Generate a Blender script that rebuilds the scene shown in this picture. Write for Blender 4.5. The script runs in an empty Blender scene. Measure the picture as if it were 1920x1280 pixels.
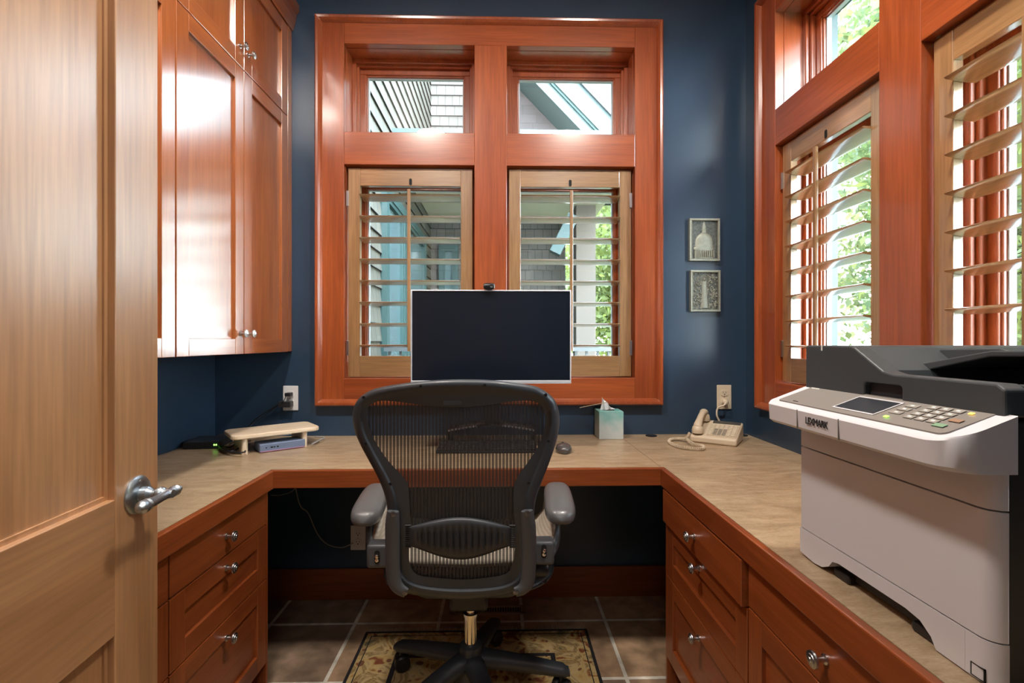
import bpy, bmesh, math, random
import numpy as np
from mathutils import Vector, Matrix
random.seed(7); np.random.seed(7)
R = math.radians
SC = bpy.context.scene
COL = SC.collection

# ------------------------------------------------------------------ camera model
F = 895.0; TH = math.atan(21/F); EYE = 1.2
CAM = Vector((0, 0, EYE))
def ray(px, py):
    u = (px-960)/F; v = (640-py)/F
    return Vector((u*math.cos(TH)+math.sin(TH), math.cos(TH)-u*math.sin(TH), v))
def PY(px, py, Y): d = ray(px, py); return CAM + d*(Y/d.y)
def PX(px, py, X): d = ray(px, py); return CAM + d*(X/d.x)
def PZ(px, py, Z): d = ray(px, py); return CAM + d*((Z-EYE)/d.z)

# ------------------------------------------------------------------ materials
def nt(name):
    m = bpy.data.materials.new(name); m.use_nodes = True
    t = m.node_tree; b = t.nodes['Principled BSDF']
    return m, t, b
def mat(name, col, rough=0.5, metal=0.0, coat=0.0, emit=None, estr=0.0, noise=0.0, nscale=30, bump=0.0, spec=0.5, sheen=0.0):
    m, t, b = nt(name)
    b.inputs['Base Color'].default_value = (*col, 1)
    b.inputs['Roughness'].default_value = rough
    b.inputs['Metallic'].default_value = metal
    b.inputs['Coat Weight'].default_value = coat
    b.inputs['Specular IOR Level'].default_value = spec
    if emit: b.inputs['Emission Color'].default_value = (*emit, 1); b.inputs['Emission Strength'].default_value = estr
    if noise or bump:
        tc = t.nodes.new('ShaderNodeTexCoord'); n = t.nodes.new('ShaderNodeTexNoise')
        n.inputs['Scale'].default_value = nscale; n.inputs['Detail'].default_value = 6
        t.links.new(tc.outputs['Object'], n.inputs['Vector'])
        if noise:
            r = t.nodes.new('ShaderNodeValToRGB')
            r.color_ramp.elements[0].position = .3; r.color_ramp.elements[1].position = .7
            r.color_ramp.elements[0].color = (*[c*(1-noise) for c in col], 1)
            r.color_ramp.elements[1].color = (*[min(1, c*(1+noise)) for c in col], 1)
            t.links.new(n.outputs['Fac'], r.inputs['Fac']); t.links.new(r.outputs['Color'], b.inputs['Base Color'])
        if bump:
            bp = t.nodes.new('ShaderNodeBump'); bp.inputs['Strength'].default_value = bump; bp.inputs['Distance'].default_value = .002
            t.links.new(n.outputs['Fac'], bp.inputs['Height']); t.links.new(bp.outputs['Normal'], b.inputs['Normal'])
    return m
def wood(name, c1, c2, axis, rough=0.35, coat=0.3, across=9.0, cr=.18, ior=1.5):
    """grain running along one object axis"""
    m, t, b = nt(name)
    tc = t.nodes.new('ShaderNodeTexCoord'); mp = t.nodes.new('ShaderNodeMapping')
    s = [across]*3; s['xyz'.index(axis)] = across*.09
    mp.inputs['Scale'].default_value = s
    t.links.new(tc.outputs['Object'], mp.inputs['Vector'])
    n = t.nodes.new('ShaderNodeTexNoise'); n.inputs['Scale'].default_value = 1.0; n.inputs['Detail'].default_value = 4; n.inputs['Distortion'].default_value = 1.2
    t.links.new(mp.outputs['Vector'], n.inputs['Vector'])
    mp2 = t.nodes.new('ShaderNodeMapping'); s2 = [across*16]*3; s2['xyz'.index(axis)] = across*.7
    mp2.inputs['Scale'].default_value = s2
    t.links.new(tc.outputs['Object'], mp2.inputs['Vector'])
    n2 = t.nodes.new('ShaderNodeTexNoise'); n2.inputs['Scale'].default_value = 1.0; n2.inputs['Detail'].default_value = 3
    t.links.new(mp2.outputs['Vector'], n2.inputs['Vector'])
    r = t.nodes.new('ShaderNodeValToRGB')
    r.color_ramp.elements[0].position = .32; r.color_ramp.elements[1].position = .68
    r.color_ramp.elements[0].color = (*c1, 1); r.color_ramp.elements[1].color = (*c2, 1)
    t.links.new(n.outputs['Fac'], r.inputs['Fac'])
    mx = t.nodes.new('ShaderNodeMix'); mx.data_type = 'RGBA'; mx.blend_type = 'MULTIPLY'
    mr = t.nodes.new('ShaderNodeMapRange'); mr.inputs[1].default_value = .3; mr.inputs[2].default_value = .7; mr.inputs[3].default_value = .78; mr.inputs[4].default_value = 1.08
    t.links.new(n2.outputs['Fac'], mr.inputs[0])
    mx.inputs[0].default_value = 1.0
    t.links.new(r.outputs['Color'], mx.inputs[6]); t.links.new(mr.outputs[0], mx.inputs[7])
    t.links.new(mx.outputs[2], b.inputs['Base Color'])
    b.inputs['Roughness'].default_value = rough; b.inputs['Coat Weight'].default_value = coat; b.inputs['Coat Roughness'].default_value = cr; b.inputs['Coat IOR'].default_value = ior
    return m
def woodset(name, c1, c2, **k): return {a: wood(name+'_'+a, c1, c2, a, **k) for a in 'xyz'}

CH = woodset('cherry_casing', (.28, .055, .014), (.40, .090, .022), rough=.3, coat=.6, cr=.16, ior=1.7)
CB = woodset('cherry_cabinet', (.30, .080, .020), (.44, .135, .035), rough=.28, coat=1, cr=.20, ior=2.0)
CD = woodset('cherry_drawer', (.21, .046, .011), (.32, .080, .019), rough=.32, coat=.3)
SH = woodset('shutter_wood', (.28, .145, .055), (.38, .21, .088), rough=.35, coat=.9, cr=.14, ior=2.2, across=12)
DO = woodset('door_wood', (.42, .205, .085), (.54, .29, .13), rough=.38, coat=1, across=7, cr=.36, ior=1.75)
PINE = woodset('pale_pine', (.74, .58, .40), (.84, .70, .52), rough=.45, coat=.05, across=14)
KICK = mat('toe_kick_black', (.02, .012, .010), .6)
WALL = mat('navy_wall_paint', (.029, .058, .102), .33, noise=.06, nscale=6, bump=.08)
CEIL = mat('ceiling_paint', (.75, .73, .69), .8)
WHITE = mat('white_plastic', (.80, .80, .80), .35)
IVORY = mat('ivory_plastic', (.72, .62, .47), .4)
BLACKP = mat('black_plastic', (.012, .012, .014), .4)
CABLE = mat('black_cable', (.010, .010, .012), .5)
GREYC = mat('grey_cable', (.35, .35, .36), .5)
NICK = mat('brushed_nickel', (.52, .52, .53), .3, 1.0)
PEWT = mat('blued_pewter', (.38, .43, .47), .36, 1.0, noise=.15, nscale=60)
CHROME = mat('chrome', (.75, .70, .64), .12, 1.0)
GRAPH = mat('graphite_plastic', (.034, .040, .048), .42, bump=.12, nscale=900, coat=.1)
GRAPH2 = mat('graphite_arm_plastic', (.062, .067, .074), .42, bump=.1, nscale=900)
ARMPAD = mat('arm_pad_vinyl', (.105, .108, .112), .35, coat=.15)
HOLE = mat('hole_black', (.004, .004, .004), .8)
LAM = None

def laminate():
    m, t, b = nt('beige_laminate')
    tc = t.nodes.new('ShaderNodeTexCoord')
    n = t.nodes.new('ShaderNodeTexNoise'); n.inputs['Scale'].default_value = 9; n.inputs['Detail'].default_value = 8; n.inputs['Roughness'].default_value = .7; n.inputs['Distortion'].default_value = .8
    n2 = t.nodes.new('ShaderNodeTexNoise'); n2.inputs['Scale'].default_value = 120; n2.inputs['Detail'].default_value = 3
    mp = t.nodes.new('ShaderNodeMapping'); mp.inputs['Scale'].default_value = (1, 3, 1)
    t.links.new(tc.outputs['Object'], mp.inputs['Vector'])
    t.links.new(mp.outputs['Vector'], n.inputs['Vector']); t.links.new(mp.outputs['Vector'], n2.inputs['Vector'])
    mx = t.nodes.new('ShaderNodeMath'); mx.operation = 'MULTIPLY_ADD'; mx.inputs[1].default_value = .35
    t.links.new(n2.outputs['Fac'], mx.inputs[0]); t.links.new(n.outputs['Fac'], mx.inputs[2])
    r = t.nodes.new('ShaderNodeValToRGB'); e = r.color_ramp.elements
    e[0].position = .42; e[1].position = .88
    e[0].color = (.24, .155, .082, 1); e[1].color = (.50, .385, .25, 1)
    t.links.new(mx.outputs[0], r.inputs['Fac']); t.links.new(r.outputs['Color'], b.inputs['Base Color'])
    b.inputs['Roughness'].default_value = .34
    return m
LAM = laminate()

def tiles():
    m, t, b = nt('slate_tile_floor')
    tc = t.nodes.new('ShaderNodeTexCoord'); mp = t.nodes.new('ShaderNodeMapping')
    mp.inputs['Location'].default_value = (-.092/.356, -2.046/.354, 0)
    mp.inputs['Scale'].default_value = (1/.356, 1/.354, 1)
    br = t.nodes.new('ShaderNodeTexBrick'); br.offset = 0; br.inputs['Scale'].default_value = 1
    br.inputs['Brick Width'].default_value = 1; br.inputs['Row Height'].default_value = 1
    br.inputs['Mortar Size'].default_value = .022; br.inputs['Mortar Smooth'].default_value = .2
    br.inputs['Color1'].default_value = (.42, .27, .16, 1); br.inputs['Color2'].default_value = (.24, .165, .115, 1)
    br.inputs['Mortar'].default_value = (.72, .66, .56, 1)
    t.links.new(tc.outputs['Object'], mp.inputs['Vector']); t.links.new(mp.outputs['Vector'], br.inputs['Vector'])
    n = t.nodes.new('ShaderNodeTexNoise'); n.inputs['Scale'].default_value = 14; n.inputs['Detail'].default_value = 8
    t.links.new(tc.outputs['Object'], n.inputs['Vector'])
    mr = t.nodes.new('ShaderNodeMapRange'); mr.inputs[1].default_value = .3; mr.inputs[2].default_value = .7; mr.inputs[3].default_value = .6; mr.inputs[4].default_value = 1.3
    t.links.new(n.outputs['Fac'], mr.inputs[0])
    mx = t.nodes.new('ShaderNodeMix'); mx.data_type = 'RGBA'; mx.blend_type = 'MULTIPLY'; mx.inputs[0].default_value = 1
    t.links.new(br.outputs['Color'], mx.inputs[6]); t.links.new(mr.outputs[0], mx.inputs[7])
    t.links.new(mx.outputs[2], b.inputs['Base Color'])
    b.inputs['Roughness'].default_value = .45
    bp = t.nodes.new('ShaderNodeBump'); bp.inputs['Strength'].default_value = .5; bp.inputs['Distance'].default_value = .004
    inv = t.nodes.new('ShaderNodeMath'); inv.operation = 'MULTIPLY_ADD'; inv.inputs[1].default_value = -1
    t.links.new(br.outputs['Fac'], inv.inputs[0]); t.links.new(n.outputs['Fac'], inv.inputs[2])
    t.links.new(inv.outputs[0], bp.inputs['Height']); t.links.new(bp.outputs['Normal'], b.inputs['Normal'])
    return m
TILE = tiles()

def glass():
    m = bpy.data.materials.new('window_glass'); m.use_nodes = True; t = m.node_tree
    t.nodes.remove(t.nodes['Principled BSDF'])
    tr = t.nodes.new('ShaderNodeBsdfTransparent'); gl = t.nodes.new('ShaderNodeBsdfGlossy'); gl.inputs['Roughness'].default_value = .01
    lw = t.nodes.new('ShaderNodeLayerWeight'); lw.inputs['Blend'].default_value = .5; pw = t.nodes.new('ShaderNodeMath'); pw.operation = 'POWER'; pw.inputs[1].default_value = 5
    t.links.new(lw.outputs['Facing'], pw.inputs[0]); fr = t.nodes.new('ShaderNodeMath'); fr.operation = 'MULTIPLY_ADD'; fr.inputs[1].default_value = .93; fr.inputs[2].default_value = .035; t.links.new(pw.outputs[0], fr.inputs[0])
    mx = t.nodes.new('ShaderNodeMixShader')
    tr.inputs['Color'].default_value = (.94, .97, .96, 1)
    t.links.new(fr.outputs[0], mx.inputs[0]); t.links.new(tr.outputs[0], mx.inputs[1]); t.links.new(gl.outputs[0], mx.inputs[2])
    t.links.new(mx.outputs[0], t.nodes['Material Output'].inputs['Surface'])
    return m
GLASS = glass()

def pellicle(name, period, axis_i=0, slit=.24):
    """woven chair mesh: dark fabric with see-through vertical slits"""
    m = bpy.data.materials.new(name); m.use_nodes = True; t = m.node_tree; b = t.nodes['Principled BSDF']
    b.inputs['Base Color'].default_value = (.035, .034, .036, 1); b.inputs['Roughness'].default_value = .6
    tc = t.nodes.new('ShaderNodeTexCoord'); sp = t.nodes.new('ShaderNodeSeparateXYZ')
    t.links.new(tc.outputs['UV'], sp.inputs[0])
    d = t.nodes.new('ShaderNodeMath'); d.operation = 'DIVIDE'; d.inputs[1].default_value = period
    fr = t.nodes.new('ShaderNodeMath'); fr.operation = 'FRACT'
    lt = t.nodes.new('ShaderNodeMath'); lt.operation = 'LESS_THAN'; lt.inputs[1].default_value = slit
    t.links.new(sp.outputs[axis_i], d.inputs[0]); t.links.new(d.outputs[0], fr.inputs[0]); t.links.new(fr.outputs[0], lt.inputs[0])
    # fine horizontal weave
    d2 = t.nodes.new('ShaderNodeMath'); d2.operation = 'DIVIDE'; d2.inputs[1].default_value = .0022
    f2 = t.nodes.new('ShaderNodeMath'); f2.operation = 'FRACT'; l2 = t.nodes.new('ShaderNodeMath'); l2.operation = 'LESS_THAN'; l2.inputs[1].default_value = .42
    t.links.new(sp.outputs[1-axis_i], d2.inputs[0]); t.links.new(d2.outputs[0], f2.inputs[0]); t.links.new(f2.outputs[0], l2.inputs[0])
    a = t.nodes.new('ShaderNodeMath'); a.operation = 'MULTIPLY_ADD'; a.inputs[1].default_value = .62; a.inputs[2].default_value = .08
    t.links.new(lt.outputs[0], a.inputs[0])
    a2 = t.nodes.new('ShaderNodeMath'); a2.operation = 'MULTIPLY_ADD'; a2.inputs[1].default_value = .14
    t.links.new(l2.outputs[0], a2.inputs[0]); t.links.new(a.outputs[0], a2.inputs[2])
    tr = t.nodes.new('ShaderNodeBsdfTransparent'); mx = t.nodes.new('ShaderNodeMixShader')
    t.links.new(a2.outputs[0], mx.inputs[0]); t.links.new(b.outputs[0], mx.inputs[1]); t.links.new(tr.outputs[0], mx.inputs[2])
    t.links.new(mx.outputs[0], t.nodes['Material Output'].inputs['Surface'])
    return m

# ------------------------------------------------------------------ mesh helpers
class MB:
    def __init__(s): s.v = []; s.f = []; s.uv = None
    def add(s, vs, fs):
        o = len(s.v); s.v += [tuple(v) for v in vs]; s.f += [tuple(i+o for i in f) for f in fs]; return s
    def box(s, x0, x1, y0, y1, z0, z1):
        return s.add([(x0,y0,z0),(x1,y0,z0),(x1,y1,z0),(x0,y1,z0),(x0,y0,z1),(x1,y0,z1),(x1,y1,z1),(x0,y1,z1)],
                     [(0,3,2,1),(4,5,6,7),(0,1,5,4),(1,2,6,5),(2,3,7,6),(3,0,4,7)])
    def obox(s, c, sz, M):
        h = [q/2 for q in sz]; vs = []
        for dz in (-1, 1):
            for dx, dy in ((-1,-1),(1,-1),(1,1),(-1,1)): vs.append(Vector(c) + M @ Vector((dx*h[0], dy*h[1], dz*h[2])))
        return s.add(vs, [(0,3,2,1),(4,5,6,7),(0,1,5,4),(1,2,6,5),(2,3,7,6),(3,0,4,7)])
    def prism(s, poly, axis, a, b):
        n = len(poly)
        def pt(p, h): return {'x': (h, p[0], p[1]), 'y': (p[0], h, p[1]), 'z': (p[0], p[1], h)}[axis]
        vs = [pt(p, a) for p in poly] + [pt(p, b) for p in poly]
        fs = [tuple(range(n))[::-1], tuple(range(n, 2*n))] + [(i, (i+1) % n, n+(i+1) % n, n+i) for i in range(n)]
        return s.add(vs, fs)
    def frame(s, x0, x1, z0, z1, w, y0, y1, wb=None):
        wb = wb or w
        s.box(x0, x1, y0, y1, z0, z0+wb); s.box(x0, x1, y0, y1, z1-w, z1)
        s.box(x0, x0+w, y0, y1, z0+wb, z1-w); s.box(x1-w, x1, y0, y1, z0+wb, z1-w); return s
    def loft(s, rings, closed=False, cap=True):
        n = len(rings[0]); m = len(rings); vs = [p for r in rings for p in r]; fs = []
        for i in range(m if closed else m-1):
            for j in range(n):
                a = i*n+j; b = i*n+(j+1) % n; c = ((i+1) % m)*n+(j+1) % n; d = ((i+1) % m)*n+j
                fs.append((a, b, c, d))
        if cap and not closed: fs += [tuple(range(n))[::-1], tuple(range((m-1)*n, m*n))]
        return s.add(vs, fs)
    def lathe(s, prof, o, ax, seg=24, cap=True):
        ax = Vector(ax).normalized(); t = ax.orthogonal().normalized(); u = ax.cross(t); o = Vector(o)
        return s.loft([[o+ax*h+(t*math.cos(k*2*math.pi/seg)+u*math.sin(k*2*math.pi/seg))*max(r, 1e-4) for k in range(seg)] for r, h in prof], cap=cap)
    def tube(s, pts, r, seg=10, sm=0, sq=1.0, up=None):
        pts = [Vector(p) for p in pts]
        if sm: pts = crom(pts, sm)
        N = len(pts); rr = r if isinstance(r, (list, tuple)) else [r]*N
        if len(rr) != N:
            rr = [float(np.interp(i/(N-1), np.linspace(0, 1, len(rr)), rr)) for i in range(N)]
        rings = []; nrm = None
        for i, p in enumerate(pts):
            d = (pts[min(i+1, N-1)]-pts[max(i-1, 0)]).normalized()
            if nrm is None: nrm = (Vector(up) if up else d.orthogonal())
            nrm = (nrm - d*nrm.dot(d)).normalized(); bn = d.cross(nrm)
            rings.append([p+(nrm*math.cos(k*2*math.pi/seg)*sq+bn*math.sin(k*2*math.pi/seg))*rr[i] for k in range(seg)])
        return s.loft(rings)
    def grid(s, rows, uvs=None):
        n = len(rows[0]); m = len(rows)
        return s.add([p for r in rows for p in r], [(i*n+j, i*n+j+1, (i+1)*n+j+1, (i+1)*n+j) for i in range(m-1) for j in range(n-1)])
    def ellipsoid(s, c, r, nu=20, nv=12, fn=None):
        rings = []
        for i in range(nv+1):
            a = math.pi*i/nv
            ring = []
            for k in range(nu):
                b = 2*math.pi*k/nu
                p = Vector((max(math.sin(a), .002)*math.cos(b), max(math.sin(a), .002)*math.sin(b), math.cos(a)))
                if fn: p = fn(p)
                ring.append(Vector(c)+Vector((p.x*r[0], p.y*r[1], p.z*r[2])))
            rings.append(ring)
        return s.loft(rings)
    def build(s, name, m, parent=None, bevel=0, smooth=None, seg=2, solid=0, loc=None, subsurf=0, recalc=True):
        me = bpy.data.meshes.new(name); me.from_pydata([tuple(v) for v in s.v], [], s.f); me.update()
        if recalc:
            bm = bmesh.new(); bm.from_mesh(me); bmesh.ops.recalc_face_normals(bm, faces=bm.faces); bm.to_mesh(me); bm.free()
        if smooth is not None:
            me.shade_smooth(); me.set_sharp_from_angle(angle=R(smooth))
        o = bpy.data.objects.new(name, me); COL.objects.link(o)
        if m: me.materials.append(m)
        if parent: o.parent = parent
        if loc: o.location = loc
        if solid:
            q = o.modifiers.new('solid', 'SOLIDIFY'); q.thickness = solid; q.offset = 0
        if bevel:
            q = o.modifiers.new('bevel', 'BEVEL'); q.width = bevel; q.segments = seg; q.limit_method = 'ANGLE'; q.angle_limit = R(40); q.harden_normals = False
        if subsurf:
            q = o.modifiers.new('sub', 'SUBSURF'); q.levels = q.render_levels = subsurf
        return o
def crom(pts, k, closed=False):
    out = []; n = len(pts)
    for i in range(n if closed else n-1):
        if closed: p0, p1, p2, p3 = pts[i-1], pts[i], pts[(i+1) % n], pts[(i+2) % n]
        else: p0, p1, p2, p3 = pts[max(i-1, 0)], pts[i], pts[i+1], pts[min(i+2, n-1)]
        for j in range(k):
            t = j/k
            out.append(.5*((2*p1)+(p2-p0)*t+(2*p0-5*p1+4*p2-p3)*t*t+(3*p1-p0-3*p2+p3)*t**3))
    if not closed: out.append(pts[-1])
    return out
def rrect(x0, x1, y0, y1, r, n=5, rs=None):
    rs = rs or [r]*4; out = []     # corners: (x1,y1),(x0,y1),(x0,y0),(x1,y0)
    for (cx, cy, sx, sy, a0), q in zip(((x1,y1,-1,-1,0),(x0,y1,1,-1,90),(x0,y0,1,1,180),(x1,y0,-1,1,270)), rs):
        for k in range(n+1):
            a = R(a0+90*k/n); out.append((cx+sx*q+q*math.cos(a), cy+sy*q+q*math.sin(a)))
    return out
def empty(name, loc=(0,0,0), rz=0):
    o = bpy.data.objects.new(name, None); COL.objects.link(o); o.location = loc; o.rotation_euler = (0,0,rz); o.empty_display_size = .1
    return o
def tag(o, label, cat, group=None, kind=None):
    o['label'] = label; o['category'] = cat
    if group: o['group'] = group
    if kind: o['kind'] = kind
    return o
def struct(o, label=None, cat=None):
    o['kind'] = 'structure'
    if label: o['label'] = label; o['category'] = cat
    return o
def copy_tree(o, parent=None):
    c = o.copy(); COL.objects.link(c); c.parent = parent
    for ch in [q for q in bpy.data.objects if q.parent == o]: copy_tree(ch, c)
    return c

# ------------------------------------------------------------------ room measures
WY = 2.25; RX = 1.169; LX = -1.327; BY = .09; CZ = 2.95
DY = 1.644; LXC = -.773; RXC = .555; DZ = .76
# ------------------------------------------------------------------ shell
struct(MB().box(-2.2, 1.6, -2.4, WY+.22, -.05, 0).build('floor', TILE), 'dark slate and terracotta square tile floor with pale grout', 'floor')
struct(MB().box(-2.2, 1.6, -2.4, WY+.22, CZ, CZ+.1).build('ceiling', CEIL), 'plain painted ceiling above the office', 'ceiling')
struct(MB().box(LX-.12, LX, BY, WY+.2, 0, CZ).build('wall_left', WALL), 'navy painted wall behind the tall cabinets', 'wall')
H0, H1 = 1.015, 2.60
w = MB(); w.box(LX, -.745, WY, WY+.2, 0, CZ); w.box(.650, RX+.2, WY, WY+.2, 0, CZ); w.box(-.745, .650, WY, WY+.2, 0, H0); w.box(-.745, .650, WY, WY+.2, H1, CZ)
struct(w.build('wall_front', WALL), 'navy painted wall around the double window', 'wall')
w = MB(); w.box(RX, RX+.2, 1.997, WY, 0, CZ); w.box(RX, RX+.2, BY-.14, .712, 0, CZ); w.box(RX, RX+.2, .712, 1.997, 0, H0); w.box(RX, RX+.2, .712, 1.997, H1, CZ)
struct(w.build('wall_right', WALL), 'navy painted wall around the side window', 'wall')
w = MB(); w.box(LX-.12, -.69, BY-.14, BY, 0, CZ); w.box(.30, RX, BY-.14, BY, 0, CZ); w.box(-.69, .30, BY-.14, BY, 2.16, CZ)
struct(w.build('wall_back', WALL), 'navy painted wall with the doorway', 'wall')
w = MB(); w.box(-2.2, 1.6, -2.5, -2.4, 0, CZ); w.box(-2.3, -2.2, -2.5, BY-.14, 0, CZ); w.box(1.6, 1.7, -2.5, BY-.14, 0, CZ); w.box(-2.2, LX-.12, BY-.24, BY-.14, 0, CZ); w.box(RX+.2, 1.6, BY-.24, BY-.14, 0, CZ)
struct(w.build('wall_hall', mat('hall_paint', (.62, .58, .52), .7)), 'pale hall wall beyond the doorway', 'wall')
struct(MB().box(LX, RX, WY-.016, WY, 0, .142).build('baseboard_front', CD['x'], bevel=.003), 'dark cherry baseboard in the knee space', 'baseboard')

# ------------------------------------------------------------------ windows (local: x along wall, y outward, z up)
def window(name, bays, origin, rz, label):
    root = empty(name, origin, rz); struct(root, label, 'window')
    xs0, xs1 = bays[0][0], bays[-1][1]
    zt, zb, r0, r1 = 2.583, 1.029, 2.022, 2.173
    zo0, zo1 = .903, 2.708; xo0, xo1 = xs0-.130, xs1+.130
    # stiles
    MB().box(xo0+.028, xs0, -.018, .02, zo0+.028, zo1-.028).build('casing_stile', CH['z'], root, bevel=.002)
    MB().box(xs1, xo1-.028, -.018, .02, zo0+.028, zo1-.028).build('casing_stile', CH['z'], root, bevel=.002)
    MB().box(xs0, xs1, -.0175, .02, zt, zo1-.028).build('casing_rail', CH['x'], root, bevel=.002)
    MB().box(xs0, xs1, -.0175, .02, zo0+.028, zb).build('casing_rail', CH['x'], root, bevel=.002)
    for a, b in zip(bays[:-1], bays[1:]):
        MB().box(a[1], b[0], -.018, .185, zb, zt).build('mullion', CH['z'], root, bevel=.002)
    # raised outer moulding: mitred profile swept round the casing
    prof = [(0, 0), (0, -.034), (.006, -.040), (.016, -.038), (.024, -.030), (.030, -.020), (.030, 0)]
    rings = []
    for cx, cz, sx, sz in ((xo0, zo0, 1, 1), (xo1, zo0, -1, 1), (xo1, zo1, -1, -1), (xo0, zo1, 1, -1)):
        rings.append([Vector((cx+sx*p, q, cz+sz*p)) for p, q in prof])
    MB().loft(rings, closed=True).build('outer_moulding', CH['z'], root, bevel=.001)
    for a, b in bays:
        MB().box(a, b, -.018, .14, r0, r1).build('transom_rail', CH['x'], root, bevel=.002)
        for z0, z1 in ((zb, r0), (r1, zt)):
            j = MB(); j.frame(a-.012, b+.012, z0-.012, z1+.012, .0135, .02, .20); j.build('jamb', CH['z'], root)
            s = MB(); s.frame(a, b, z0, z1, .020, .100, .116); s.frame(a, b, z0, z1, .031, .116, .137); s.build('stop', CH['z'], root, bevel=.003)
            s = MB(); s.frame(a, b, z0, z1, .058, .137, .180); s.frame(a, b, z0, z1, .064, .145, .178); s.build('sash', CH['z'], root, bevel=.003)
            s = MB(); s.frame(a+.06, b-.06, z0+.06, z1-.06, .0085, .157, .176); s.build('glazing_seal', mat_seal, root)
            MB().box(a+.06, b-.06, .164, .167, z0+.06, z1-.06).build('pane', GLASS, root)
    MB().frame(xs0-.06, xs1+.06, zb-.06, zt+.06, .075, .19, .24).build('outer_frame', TEAL, root)
    return root
mat_seal = mat('grey_seal', (.45, .5, .52), .4)
TEAL = mat('teal_trim_paint', (.030, .066, .064), .5)
B1 = [(-.727, -.123), (.028, .631)]
B2 = [(-1.978, -1.427), (-1.282, -.731)]
window('window_1', B1, (0, WY, 0), 0, 'large cherry framed double window behind the monitor')
window('window_2', B2, (RX, 0, 0), -math.pi/2, 'cherry framed side window above the printer counter')

# ------------------------------------------------------------------ shutters
def louver_mb(L):
    m = MB(); ring = []
    for k in range(14):
        a = 2*math.pi*k/14
        ring.append((.0445*math.cos(a), .0046*math.copysign(abs(math.sin(a))**.6, math.sin(a))))
    return m.prism(ring, 'x', -L/2, L/2)
def shutter(a, b, origin, rz, label, hinge_side, tilt=7):
    g = .011; x0, x1 = a+g, b-g; z0, z1 = 1.034, 2.014; sw = .055
    root = empty('window_shutter', origin, rz); tag(root, label, 'shutter', 'plantation shutters in the windows')
    # local frame: keep x as given, y outward
    MB().box(x0, x0+sw, .008, .036, z0, z1).build('stile', SH['z'], root, bevel=.002)
    MB().box(x1-sw, x1, .008, .036, z0, z1).build('stile', SH['z'], root, bevel=.002)
    MB().box(x0+sw, x1-sw, .009, .035, 1.932, z1).build('top_rail', SH['x'], root, bevel=.002)
    MB().box(x0+sw, x1-sw, .009, .035, z0, 1.132).build('bottom_rail', SH['x'], root, bevel=.002)
    xc = (a+b)/2
    # notch for the rod in the top rail
    MB().prism(rrect(xc-.0065, xc+.0065, 1.936, 1.967, .006), 'y', .0075, .0115).build('rod_notch', HOLE, root)
    L = (x1-x0)-2*sw-.004
    proto = None
    for i in range(8):
        if proto is None:
            proto = louver_mb(L).build('louver', SH['x'], root, smooth=30); o = proto
        else:
            o = proto.copy(); COL.objects.link(o); o.parent = root
        o.location = (xc, .026, 1.880-i*.1003); o.rotation_euler = (R(-tilt), 0, 0)
    MB().box(xc-.0075, xc+.0075, -.036, -.024, 1.155, 1.905).build('tilt_rod', SH['z'], root, bevel=.003)
    hx = x0 if hinge_side < 0 else x1
    for hz in (1.17, 1.87):
        MB().box(hx-.008, hx+.004, .002, .010, hz-.035, hz+.035).build('hinge', NICK, root, bevel=.001)
    return root
shutter(*B1[0], (0, WY, 0), 0, 'wooden louvred shutter in left half of front window, partly behind the monitor', -1)
shutter(*B1[1], (0, WY, 0), 0, 'wooden louvred shutter in right half of front window, above the tissue box', 1)
shutter(*B2[0], (RX, 0, 0), -math.pi/2, 'wooden louvred shutter in side window with tilt rod in view, left of wide post', -1)
shutter(*B2[1], (RX, 0, 0), -math.pi/2, 'wooden louvred shutter cut off at the right edge, above the printer', 1)

# ------------------------------------------------------------------ cabinets
def knob(parent, x, z, y=0.0, s=1.0):
    m = MB(); m.lathe([(.009*s, 0), (.009*s, .003), (.0055*s, .005), (.0045*s, .014), (.006*s, .018), (.0135*s, .020), (.0150*s, .023), (.0145*s, .026), (.010*s, .027), (.0095*s, .0285), (.005*s, .0295), (.004*s, .031), (.001, .0315)], (x, y, z), (0, -1, 0), 20)
    return m.build('knob', NICK, parent, smooth=35)
def shaker(name, parent, x0, x1, z0, z1, wset, grain='z', w=.057, y=0.0, th=.02, rec=.010, flat=False):
    if flat:
        return MB().box(x0, x1, y, y+th, z0, z1).build(name, wset[grain], parent, bevel=.0015)
    d = MB().box(x0+w-.003, x1-w+.003, y+rec, y+th, z0+w-.003, z1-w+.003).build(name, wset[grain], parent)
    for a_, b_ in ((x0, x0+w), (x1-w, x1)): MB().box(a_, b_, y, y+th-.001, z0, z1).build('stile', wset['z'], d, bevel=.0015)
    for a_, b_ in ((z0, z0+w), (z1-w, z1)): MB().box(x0+w, x1-w, y, y+th-.001, a_, b_).build('rail', wset['x'], d, bevel=.0015)
    return d
UX = -.973; UB = 1.155; UT = 2.66; US = 2.227
def upper(x0, xm, x1, label, stile_end=0.0):
    root = empty('upper_cabinet', (UX, 0, 0), math.pi/2); tag(root, label, 'cabinet')
    MB().box(x0, x1+stile_end, .021, .354, UB, UT).build('body', CB['z'], root)
    if stile_end: MB().box(x1+.002, x1+stile_end, 0, .03, UB, UT).build('end_stile', CB['z'], root, bevel=.001)
    g = .0018
    for a, b, kx in ((x0, xm, -1), (xm, x1, 1)):
        d = shaker('door', root, a+g, b-g, UB-.002, US-g, CB); knob(d, (b-.028) if kx < 0 else (a+.028), UB+.075)
        d = shaker('door', root, a+g, b-g, US+g, UT-.02, CB); knob(d, (b-.028) if kx < 0 else (a+.028), US+.075)
    return root
upper(1.454, 1.833, 2.205, 'tall cherry wall cabinet beside the front window, four shaker doors', .043)
upper(.700, 1.077, 1.452, 'cherry wall cabinet nearer the open door, mostly hidden behind it')
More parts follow.
